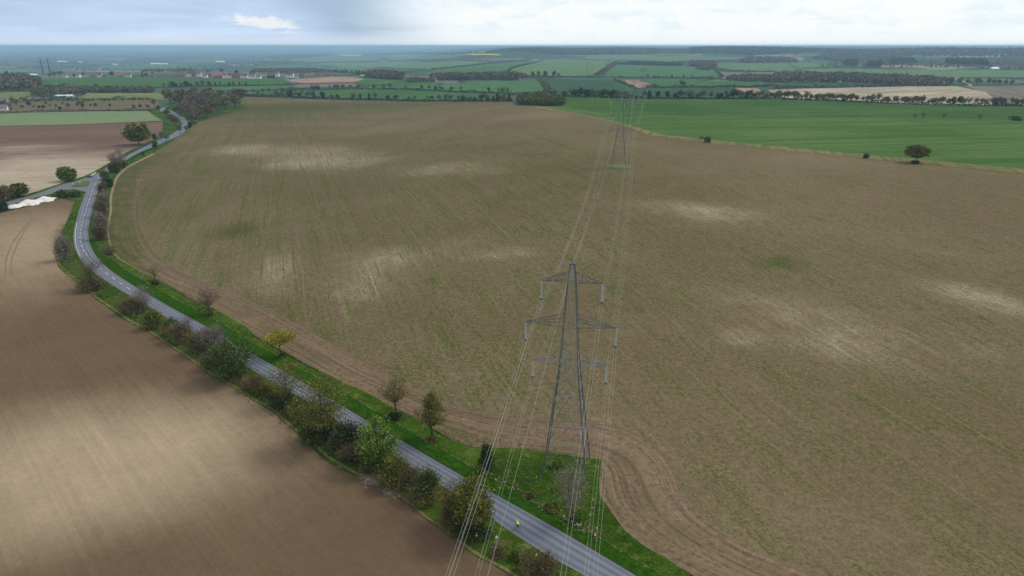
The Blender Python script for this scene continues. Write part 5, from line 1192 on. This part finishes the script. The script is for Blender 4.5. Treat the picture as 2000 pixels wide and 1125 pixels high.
# two tall masts at the left
def mast(px, py, hp, label):
    p = G(px, py); k = mpp(p); H = hp * k; b = MB(); e = empty('lattice_mast', p, .3, label, 'mast', 'tall masts behind the village')
    for c in ((-1, -1), (1, -1), (1, 1), (-1, 1)): b.beam((c[0] * H * .045, c[1] * H * .045, 0), (c[0] * H * .012, c[1] * H * .012, H), H * .007)
    b.obj('leg', M['steel_dark'], e); b = MB()
    for j in range(8):
        z0, z1 = j / 8, (j + 1) / 8; w0, w1 = (.045 - .033 * z0) * H, (.045 - .033 * z1) * H
        for c0, c1 in (((-1, -1), (1, -1)), ((1, -1), (1, 1)), ((1, 1), (-1, 1)), ((-1, 1), (-1, -1))):
            b.beam((c0[0] * w0, c0[1] * w0, z0 * H), (c1[0] * w1, c1[1] * w1, z1 * H), H * .004); b.beam((c1[0] * w0, c1[1] * w0, z0 * H), (c0[0] * w1, c0[1] * w1, z1 * H), H * .004)
    b.obj('lattice', M['steel_dark'], e)
mast(85, 147, 32, 'left one of the two tall lattice masts behind the village'); mast(98.5, 145, 30, 'right one of the two tall lattice masts behind the village')
p = G(114.5, 187); k = mpp(p)
e = empty('lamp_post', p, 0, 'tall thin pale post rising from the clump beyond the white sheds', 'post')
b = MB(); b.tube([(0, 0, -.5), (0, 0, 22 * k)], [.35, .2], 6); b.obj('pole', M['concrete'], e)
b = MB(); b.box((0, 0, 22 * k + .3), (2.6, 1.2, .6)); b.obj('lamp_head', M['roof_sheet'], e)
p = G(452, 220); k = mpp(p)
e = empty('dead_tree', p, 0, 'pale dead tree standing against the edge of the copse', 'tree')
tr, cr = grow(24 * k, 9 * k, .5, 8, 4, 2, low=.5, twl=.8, tww=.04); tr.obj('trunk', M['roof_sheet'] if False else M['bark_pale'], e); cr.obj('crown', [M['dead_wood'], M['dead_wood']], e)

# ------------------------------------------------------------------ small things
# white heap along the end of the ploughed field
def heap(L0, L1, wid, hh, mat, name, label, cat, n=60, lump=.3):
    a, c = G(*L0), G(*L1); d = (c - a)[:2]; L = np.linalg.norm(d); d /= L; nn = np.array([-d[1], d[0]])
    V = []; nu = 11; o = np.array([a[0], a[1], hz(a[0], a[1])])
    for i in range(n):
        t = i / (n - 1); env = math.sin(min(t, 1 - t) * math.pi) ** .45 if 0 < t < 1 else 0
        env *= .75 + .25 * math.sin(t * 19) + lump * (math.sin(i * 1.3) + .6 * math.sin(i * 2.9)) * .22
        for j in range(nu):
            u = j / (nu - 1) * 2 - 1; q = np.array(a[:2]) + d * t * L + nn * u * wid * max(env, .05) * (1 + .03 * rng.normal())
            z = hz(q[0], q[1]) + max(hh * env * (1 - abs(u) ** 1.6) * (1 + .05 * rng.normal()), -.0) - .02
            V.append((q[0] - o[0], q[1] - o[1], z - o[2]))
    F = [(i * nu + j, (i + 1) * nu + j, (i + 1) * nu + j + 1, i * nu + j + 1) for i in range(n - 1) for j in range(nu - 1)]
    b = MB(); b.add(V, F); ob = b.obj(name, mat); ob.location = tuple(o); return tag(smooth(ob), label, cat)
heap((14, 408), (112, 386), 6.5, 2.6, M['chalk_light'], 'chalk_heap', 'long white heap lying along the end of the ploughed field', 'heap')
heap((30, 398), (72, 389), 3, 1.6, M['rubble'], 'rubble_heap', 'reddish brown heap behind the long white heap', 'heap', 30, .6)
heap((106, 379.5), (120, 377.5), 2.2, .9, M['chalk_light'], 'chalk_heap', 'short white heap near the junction', 'heap', 20)
heap((137, 378), (147, 381), 2.5, .6, M['concrete'], 'rubble_heap', 'pale grey heap on the grass by the junction', 'heap', 16)
place_bush(120, 384, 8, 26, 'dark', 'low dark scrub beside the short white heap')
place_bush(146, 384, 10, 22, 'dark', 'dark green scrub in the corner below the junction')
# pile of pale cut branches and a stump at the field edge
p = G(724, 938)
b = MB()
for i in range(420):
    c = rng.normal(size=3) * np.array([1.3, 0.7, .28]) + np.array([0, 0, .45]); c[2] = max(c[2], .05); dd = rng.normal(size=3) * np.array([.9, .6, .2])
    b.beam(c - dd * .5, c + dd * .5, .035)
o = b.obj('branch_pile', M['dead_wood']); o.location = tuple(p); o.rotation_euler = (0, 0, -.6); tag(o, 'pile of pale cut branches at the field edge below the hedge', 'branch pile')
p = G(764, 963); b = MB()
for i in range(160):
    c = rng.normal(size=3) * np.array([1.0, .5, .16]) + np.array([0, 0, .2]); c[2] = max(c[2], .05); dd = rng.normal(size=3) * np.array([.8, .5, .12])
    b.beam(c - dd * .5, c + dd * .5, .04)
o = b.obj('branch_pile', M['dead_wood']); o.location = tuple(p); o.rotation_euler = (0, 0, -.5); tag(o, 'smaller heap of pale sticks right of the cut branches', 'branch pile')
p = G(779, 962); b = MB(); b.tube([(0, 0, -.1), (.05, 0, 1.2), (.12, .05, 2.6)], [.3, .24, .2], 9); o = b.obj('tree_stump', M['bark_pale']); o.location = tuple(p); tag(o, 'pale broken trunk standing under the large olive bush', 'tree stump')
# litter on the verge
def rag(px, py, sz, label):
    p = G(px, py); b = MB(); nx = 7
    V = [((i / 6 - .5) * sz + rng.normal() * .04, (j / 6 - .5) * sz * .6 + rng.normal() * .04, .08 + abs(rng.normal()) * .14 * sz) for i in range(nx) for j in range(nx)]
    F = [(i * nx + j, (i + 1) * nx + j, (i + 1) * nx + j + 1, i * nx + j + 1) for i in range(nx - 1) for j in range(nx - 1)]
    b.add(V, F); o = b.obj('litter', M['litter']); o.location = tuple(p); o.rotation_euler = (0, 0, rng.uniform(0, 6)); tag(o, label, 'litter', 'white scraps on the near verge')
rag(930, 1046, .8, 'white scrap lying under the dark olive tree by the wires'); rag(969.5, 1051, .7, 'round white scrap on the verge below the cyclist'); rag(966, 1072, .7, 'white scrap at the low brown scrub'); rag(409, 713, .6, 'white scrap at the field edge below the broad dark tree'); rag(1048, 1084, .4, 'tiny white scrap beside the big brown bush')
# signs on the traffic island
for px, py, rz, lb in ((157, 361.5, .3, 'white sign on a post in the middle of the grassy triangle'), (144, 364.5, -.2, 'small white sign at the narrow tip of the grassy triangle')):
    p = G(px, py); e = empty('road_sign', p, rz, lb, 'sign'); b = MB(); b.tube([(0, 0, 0), (0, 0, 2.2)], .06, 6); b.obj('post', M['concrete'], e)
    b = MB(); b.box((0, -.08, 1.9), (1.1, .05, .7)); b.obj('plate', M['roof_sheet'], e)

# blue car waiting at the junction
def car(px, py, rz):
    p = G(px, py); p[2] += .12 + .2
    e = empty('car', (p[0], p[1], p[2]), rz, 'small blue car waiting at the mouth of the side road', 'car')
    prof = [(-2.1, .35), (-2.12, .75), (-1.95, .92), (-1.45, .98), (-.95, 1.42), (.35, 1.45), (1.0, 1.0), (1.85, .86), (2.1, .68), (2.1, .35)]
    b = MB(); n = len(prof); V = []
    for y, sc in ((-.86, 0), (-.80, 1), (.80, 1), (.86, 0)):
        for x, z in prof:
            ins = .12 if (z > 1.1) else 0
            V.append((x * (1 if sc else .985), y * (1 - ins) if z > 1.1 else y, z - (0 if sc else .04)))
    F = [tuple(range(n))[::-1], tuple(range(3 * n, 4 * n))]
    for k in range(3):
        for j in range(n): j2 = (j + 1) % n; F.append((k * n + j, k * n + j2, (k + 1) * n + j2, (k + 1) * n + j))
    b.add(V, F); b.obj('body', M['car_blue'], e)
    w = MB(); w.add([(1.0, -.66, 1.02), (1.0, .66, 1.02), (.40, .6, 1.42), (.40, -.6, 1.42)], [(0, 1, 2, 3)]); w.v = [(x + .03, y, z + .02) for x, y, z in w.v]; w.obj('windscreen', M['window'], e)
    w = MB(); w.add([(-1.42, -.64, 1.02), (-1.42, .64, 1.02), (-.98, .58, 1.4), (-.98, -.58, 1.4)], [(0, 1, 2, 3)]); w.v = [(x - .03, y, z + .02) for x, y, z in w.v]; w.obj('rear_window', M['window'], e)
    for s in (-1, 1):
        w = MB(); w.add([(-1.2, s * .845, 1.02), (.8, s * .845, 1.02), (.3, s * .775, 1.38), (-.85, s * .775, 1.38)], [(0, 1, 2, 3)]); w.obj('side_window', M['window'], e)
        h = MB(); h.box((2.09, s * .6, .68), (.08, .38, .16)); h.obj('headlight', M['lamp_glass'], e)
        h = MB(); h.box((-2.1, s * .66, .75), (.06, .26, .16)); h.obj('tail_light', M['lamp_red'], e)
        for x in (-1.3, 1.3):
            t = MB(); t.tube([(x, s * .68, .31), (x, s * .9, .31)], .31, 18); wo = t.obj('wheel', M['rubber'], e)
            t = MB(); t.tube([(x, s * .88, .31), (x, s * .92, .31)], .19, 12); t.obj('rim', M['roof_sheet'], wo)
car(175.5, 347, .25)

# cyclist on the road
def cyclist():
    p = G(1011, 1034); a, c = G(1011, 1034), G(951, 1000); d = (c - a)[:2]; rz = math.atan2(d[1], d[0]); z = p[2] + .13
    e = empty('bicycle', (p[0], p[1], z), rz, 'dark bicycle ridden along the road below the pylon', 'bicycle')
    for x in (-.52, .52):
        t = MB(); t.tube([(x + .34 * math.cos(q), 0, .34 + .34 * math.sin(q)) for q in np.linspace(0, 2 * math.pi, 25)], .022, 6, cap=False); w = t.obj('wheel', M['rubber'], e)
        r = MB()
        for q in np.linspace(0, math.pi, 7)[:-1]: r.tube([(x + .32 * math.cos(q), 0, .34 + .32 * math.sin(q)), (x - .32 * math.cos(q), 0, .34 - .32 * math.sin(q))], .004, 4)
        r.obj('spoke', M['steel'], w)
    f = MB(); bb, st, hd = (-.05, 0, .30), (-.18, 0, .80), (.36, 0, .82)
    for u, v in ((bb, st), (bb, (.38, 0, .72)), ((-.17, 0, .75), (.36, 0, .78)), (bb, (-.52, 0, .34)), ((-.17, 0, .74), (-.52, 0, .34)), ((.35, 0, .86), (.52, 0, .34)), (st, (-.2, 0, .94))): f.tube([u, v], .02, 6)
    f.obj('frame', M['bike_paint'], e)
    h = MB(); h.tube([(.40, -.22, .98), (.36, -.2, .96), (.36, .2, .96), (.40, .22, .98)], .015, 6); h.tube([(.35, 0, .86), (.36, 0, .96)], .018, 6); h.obj('handlebar', M['bike_paint'], e)
    s = MB(); s.add([(-.34, -.07, .96), (-.34, .07, .96), (-.08, .02, .96), (-.08, -.02, .96), (-.34, -.06, .90), (-.34, .06, .90), (-.08, .015, .93), (-.08, -.015, .93)], [(0, 3, 2, 1), (4, 5, 6, 7), (0, 1, 5, 4), (1, 2, 6, 5), (2, 3, 7, 6), (3, 0, 4, 7)]); s.obj('saddle', M['rubber'], e)
    k = MB(); k.tube([(-.05, -.06, .30), (-.05, .06, .30)], .1, 12); k.tube([(-.05, -.09, .30), (.02, -.09, .15)], .015, 5); k.tube([(-.05, .09, .30), (-.12, .09, .45)], .015, 5); k.box((.02, -.13, .14), (.09, .08, .02)); k.box((-.12, .13, .46), (.09, .08, .02)); k.obj('crank', M['steel'], e)
    # rider, one continuous skinned body
    V = []; E = []; Rd = []
    def v(q, r, par=None):
        V.append(q); Rd.append(r)
        if par is not None: E.append((par, len(V) - 1))
        return len(V) - 1
    pel = v((-.2, 0, 1.02), .15); s1 = v((-.08, 0, 1.22), .15, pel); s2 = v((.08, 0, 1.42), .16, s1); nk = v((.17, 0, 1.52), .06, s2); h1 = v((.22, 0, 1.61), .09, nk); h2 = v((.24, 0, 1.70), .095, h1)
    for sy, ft, kn in ((-1, (.02, -.13, .20), (.16, -.13, .66)), (1, (-.12, .13, .50), (.16, .13, .82))):
        hp = v((-.18, sy * .1, .98), .10, pel); k_ = v(kn, .065, hp); an = v((ft[0] - .06, ft[1], ft[2] + .03), .042, k_); v((ft[0] + .10, ft[1], ft[2]), .035, an)
        sh = v((.09, sy * .19, 1.42), .07, s2); el_ = v((.22, sy * .25, 1.18), .05, sh); wr = v((.38, sy * .22, 1.03), .034, el_); pm = v((.41, sy * .22, 1.0), .034, wr)
        for q in range(4): m_ = v((.445, sy * (.19 + q * .02), .985 - .004 * q), .011, pm); v((.43, sy * (.19 + q * .02), .952), .009, m_)
        v((.40, sy * .175, .975), .011, pm)
    me = bpy.data.meshes.new('person'); me.from_pydata(V, E, []); me.materials.append(M['black_cloth'])
    o = link(bpy.data.objects.new('person', me)); sk = o.modifiers.new('skin', 'SKIN'); o.modifiers.new('sub', 'SUBSURF').levels = 1
    for i, r in enumerate(Rd): me.skin_vertices[0].data[i].radius = (r, r)
    me.skin_vertices[0].data[0].use_root = True
    o.location = (p[0], p[1], z); o.rotation_euler = (0, 0, rz)
    tag(o, 'person in a bright yellow jacket and dark trousers riding along the road', 'person')
    j = MB(); j.tube([(-.22, 0, 1.04), (-.08, 0, 1.22), (.07, 0, 1.42), (.15, 0, 1.51)], [.19, .205, .215, .09], 12)
    for sy in (-1, 1): j.tube([(.07, sy * .13, 1.42), (.09, sy * .21, 1.41), (.22, sy * .26, 1.18), (.36, sy * .225, 1.05)], [.09, .095, .075, .05], 9)
    smooth(j.obj('jacket', M['hi_vis'], o))
    h = MB()
    rings = []
    for i, (dz, r) in enumerate(((-.01, .125), (.04, .13), (.09, .11), (.125, .06), (.135, .01))):
        rings.append([(.235 + 1.15 * r * math.cos(q), r * math.sin(q), 1.70 + dz) for q in np.linspace(0, 2 * math.pi, 14)[:-1]])
    Vv = [q for rg in rings for q in rg]; n = 13
    h.add(Vv, [(i * n + k, i * n + (k + 1) % n, (i + 1) * n + (k + 1) % n, (i + 1) * n + k) for i in range(4) for k in range(n)] + [tuple(range(n))[::-1]]); smooth(h.obj('helmet', M['hi_vis'], o))
    fc = MB(); fc.add([(.335, -.05, 1.66), (.335, .05, 1.66), (.34, .045, 1.56), (.34, -.045, 1.56), (.355, 0, 1.62)], [(0, 1, 4), (1, 2, 4), (2, 3, 4), (3, 0, 4)]); fc.obj('face', M['skin'], o)
cyclist()

# rough grass on the verges (uncountable)
def tufts():
    mb = MB(); L = resample([G(*p) for p in MOWN_R[1:22]], 500); E_ = resample([G(*p) for p in EDGE_R[1:26]], 500)
    n = 7500; i = rng.integers(0, 500, n); j = np.clip(i + rng.integers(-15, 15, n), 0, 499); u = rng.uniform(-.02, 1.0, n)[:, None]
    Pp = L[i] * (1 - u) + E_[j] * u
    L2 = resample([G(*p) for p in ROAD_L[1:19]], 500); E2 = resample([G(*p) for p in EDGE_L[1:20]], 500)
    u2 = rng.uniform(.08, 1.0, n)[:, None]; P2 = L2[i] * (1 - u2) + E2[j] * u2
    poly = [G(*p)[:2] for p in [(1160, 897), (1061, 884), (940, 880), (1000, 950), (1110, 1008), (1178, 1000), (1164, 962)]]; A = np.array(poly)
    Q = rng.uniform(A.min(0), A.max(0), (3500, 2)); Q = Q[inside(Q[:, 0], Q[:, 1], poly)]
    for pts in (Pp, P2, Q):
        z = hgt(pts[:, 0], pts[:, 1]); C = np.column_stack([pts, z + .08 + rng.uniform(0, .22, len(pts))])
        k = len(C); idx = rng.random(k)
        mb.quads(C[idx < .62], .34, 0, flat=.6); mb.quads(C[(idx >= .62) & (idx < .96)], .34, 1, flat=.6); mb.quads(C[idx >= .96], .36, 2)
    a = foliage('tuft_green', (0.048, 0.108, 0.008), (0.085, 0.155, 0.015)); c = foliage('tuft_dark', (0.055, 0.105, 0.018), (0.08, 0.14, 0.024)); d = foliage('tuft_dry', (0.15, 0.15, 0.06), (0.22, 0.205, 0.09))
    tag(mb.obj('rough_grass', [a, c, d]), 'tufts of rough grass on the road verges', 'grass', None, 'stuff')
tufts()

# ------------------------------------------------------------------ air
hb = MB(); hb.box((0, 0, 0), (1, 1, 1))
m, nt = nodes_of('haze_air'); t = NT(nt); pv = t.n('ShaderNodeVolumePrincipled'); pv.inputs['Color'].default_value = (0.47, 0.73, 1.0, 1); pv.inputs['Density'].default_value = 9.0e-5; pv.inputs['Anisotropy'].default_value = 0.0
o_ = t.n('ShaderNodeOutputMaterial'); t.link(pv.outputs[0], o_.inputs['Volume'])
hz_o = hb.obj('haze', m); zmin = float(Z.min()) - 1.0; ztop = 95.0
hz_o.location = (0, 0, (zmin + ztop) / 2); hz_o.scale = (2 * 46500, 2 * 46500, ztop - zmin)
tag(hz_o, 'pale blue haze over the distant country', 'haze', None, 'stuff')

# ------------------------------------------------------------------ sky and sun
SUN_EL, SUN_AZ = R(48), R(62)      # azimuth measured clockwise from the view direction
w = bpy.data.worlds.new("World"); scene.world = w; w.use_nodes = True
nt = w.node_tree; nt.nodes.clear(); t = NT(nt)
sky = t.n('ShaderNodeTexSky', sky_type='NISHITA'); sky.sun_disc = False; sky.sun_elevation = SUN_EL; sky.sun_rotation = SUN_AZ; sky.air_density = 1.0; sky.dust_density = 2.0
bg1 = t.n('ShaderNodeBackground'); t.link(sky.outputs[0], bg1.inputs[0]); bg1.inputs[1].default_value = 0.10
co = t.n('ShaderNodeTexCoord').outputs['Generated']
sx = t.n('ShaderNodeSeparateXYZ'); t.link(co, sx.inputs[0]); X, Y, Zc = sx.outputs
az = t.math('ARCTAN2', X, Y)
el = t.math('MAXIMUM', Zc, 0.0)
den = t.math('ADD', el, 0.045)
cv = t.n('ShaderNodeCombineXYZ'); t.link(t.math('DIVIDE', X, den), cv.inputs[0]); t.link(t.math('DIVIDE', Y, den), cv.inputs[1])
c1 = t.noise(cv.outputs[0], 0.16, 6, 0.55, 0.3); c2 = t.noise(cv.outputs[0], 0.55, 6, 0.6, 0.2); cp_ = t.noise(t.map(co, 0, (16, 16, 46)), 1.0, 6, 0.58, .6); c4 = t.noise(t.map(co, 0, (60, 60, 170)), 1.0, 5, 0.6, .4); c3 = t.noise(t.map(cv.outputs[0], 0, (1, 1, 1), (7, 3, 1)), 0.09, 4, 0.5)
left = t.ramp(t.math('ADD', az, t.math('MULTIPLY_ADD', c1, .16, -.08)), -0.24, -0.05, 1.0, 0.0)
lcol = t.mix(t.ramp(t.math('ADD', t.math('MULTIPLY', c1, .7), t.math('ADD', t.math('MULTIPLY', cp_, .2), t.math('MULTIPLY', c2, .1))), .34, .66), (0.42, 0.55, 0.74), (0.60, 0.735, 0.93))
rain = t.math('MULTIPLY', t.ramp(t.math('ABSOLUTE', t.math('ADD', az, t.math('MULTIPLY_ADD', el, 1.1, .165))), 0.02, 0.12, 1, 0), .85)
lcol = t.mix(rain, lcol, (0.33, 0.455, 0.60))
gl = t.ramp(el, 0.0, 0.022, 1, 0)
lcol = t.mix(t.math('MULTIPLY', gl, .75), lcol, (0.66, 0.755, 0.86))
# pale gap in the grey cloud
ga = t.math('POWER', t.math('DIVIDE', t.math('ADD', az, .322), .045), 2.0); ge = t.math('POWER', t.math('DIVIDE', t.math('SUBTRACT', t.math('ADD', el, t.math('MULTIPLY', t.math('ADD', az, .322), .12)), .0275), .0085), 2.0)
gap = t.math('MULTIPLY', t.ramp(t.math('ADD', t.math('ADD', ga, ge), t.math('MULTIPLY_ADD', t.math('ADD', t.math('MULTIPLY', c2, .5), t.math('MULTIPLY', c4, .5)), -6.5, 3.4)), 0.2, 1.5, 1, 0), .8)
lcol = t.mix(gap, lcol, (0.88, 0.87, 0.87))
rcol = t.mix(t.ramp(t.math('ADD', t.math('MULTIPLY', cp_, .7), t.math('MULTIPLY', c2, .3)), .36, .54, 0, 1), (0.74, 0.84, 0.90), (0.88, 0.91, 0.91))
rcol = t.mix(t.ramp(el, 0.0, .03, 1, 0), rcol, (0.86, 0.93, 0.95))
rcol = t.mix(t.math('MULTIPLY', t.ramp(cp_, .52, .66), t.ramp(el, .045, .08)), rcol, (0.55, 0.67, 0.80))
low = t.mix(left, rcol, lcol)
high = t.mix(t.ramp(c3, .38, .62), (0.60, 0.625, 0.65), (0.96, 0.945, 0.925))
ccol = t.mix(t.ramp(el, .10, .35), low, high)
bg2 = t.n('ShaderNodeBackground'); t.link(ccol, bg2.inputs[0]); bg2.inputs[1].default_value = 1.12
ms = t.n('ShaderNodeMixShader'); ms.inputs[0].default_value = 0.95; t.link(bg1.outputs[0], ms.inputs[1]); t.link(bg2.outputs[0], ms.inputs[2])
wo = t.n('ShaderNodeOutputWorld'); t.link(ms.outputs[0], wo.inputs['Surface'])
sl = bpy.data.lights.new('sun', 'SUN'); sl.energy = 1.6; sl.angle = R(14); sl.color = (1.0, 0.93, 0.83)
so = bpy.data.objects.new('sun', sl); COL.objects.link(so)
sd = Vector((math.sin(SUN_AZ) * math.cos(SUN_EL), math.cos(SUN_AZ) * math.cos(SUN_EL), math.sin(SUN_EL)))
so.rotation_euler = sd.to_track_quat('Z', 'Y').to_euler(); so.location = (200, 200, 400)

scene.view_settings.view_transform = 'Standard'; scene.view_settings.look = 'None'; scene.view_settings.exposure = 0.02; scene.view_settings.gamma = 1.0
scene.render.engine = 'CYCLES'
cy = scene.cycles
cy.use_denoising = True; cy.max_bounces = 4; cy.diffuse_bounces = 2; cy.glossy_bounces = 1; cy.transmission_bounces = 1; cy.volume_bounces = 1; cy.transparent_max_bounces = 6
scene.render.film_transparent = False
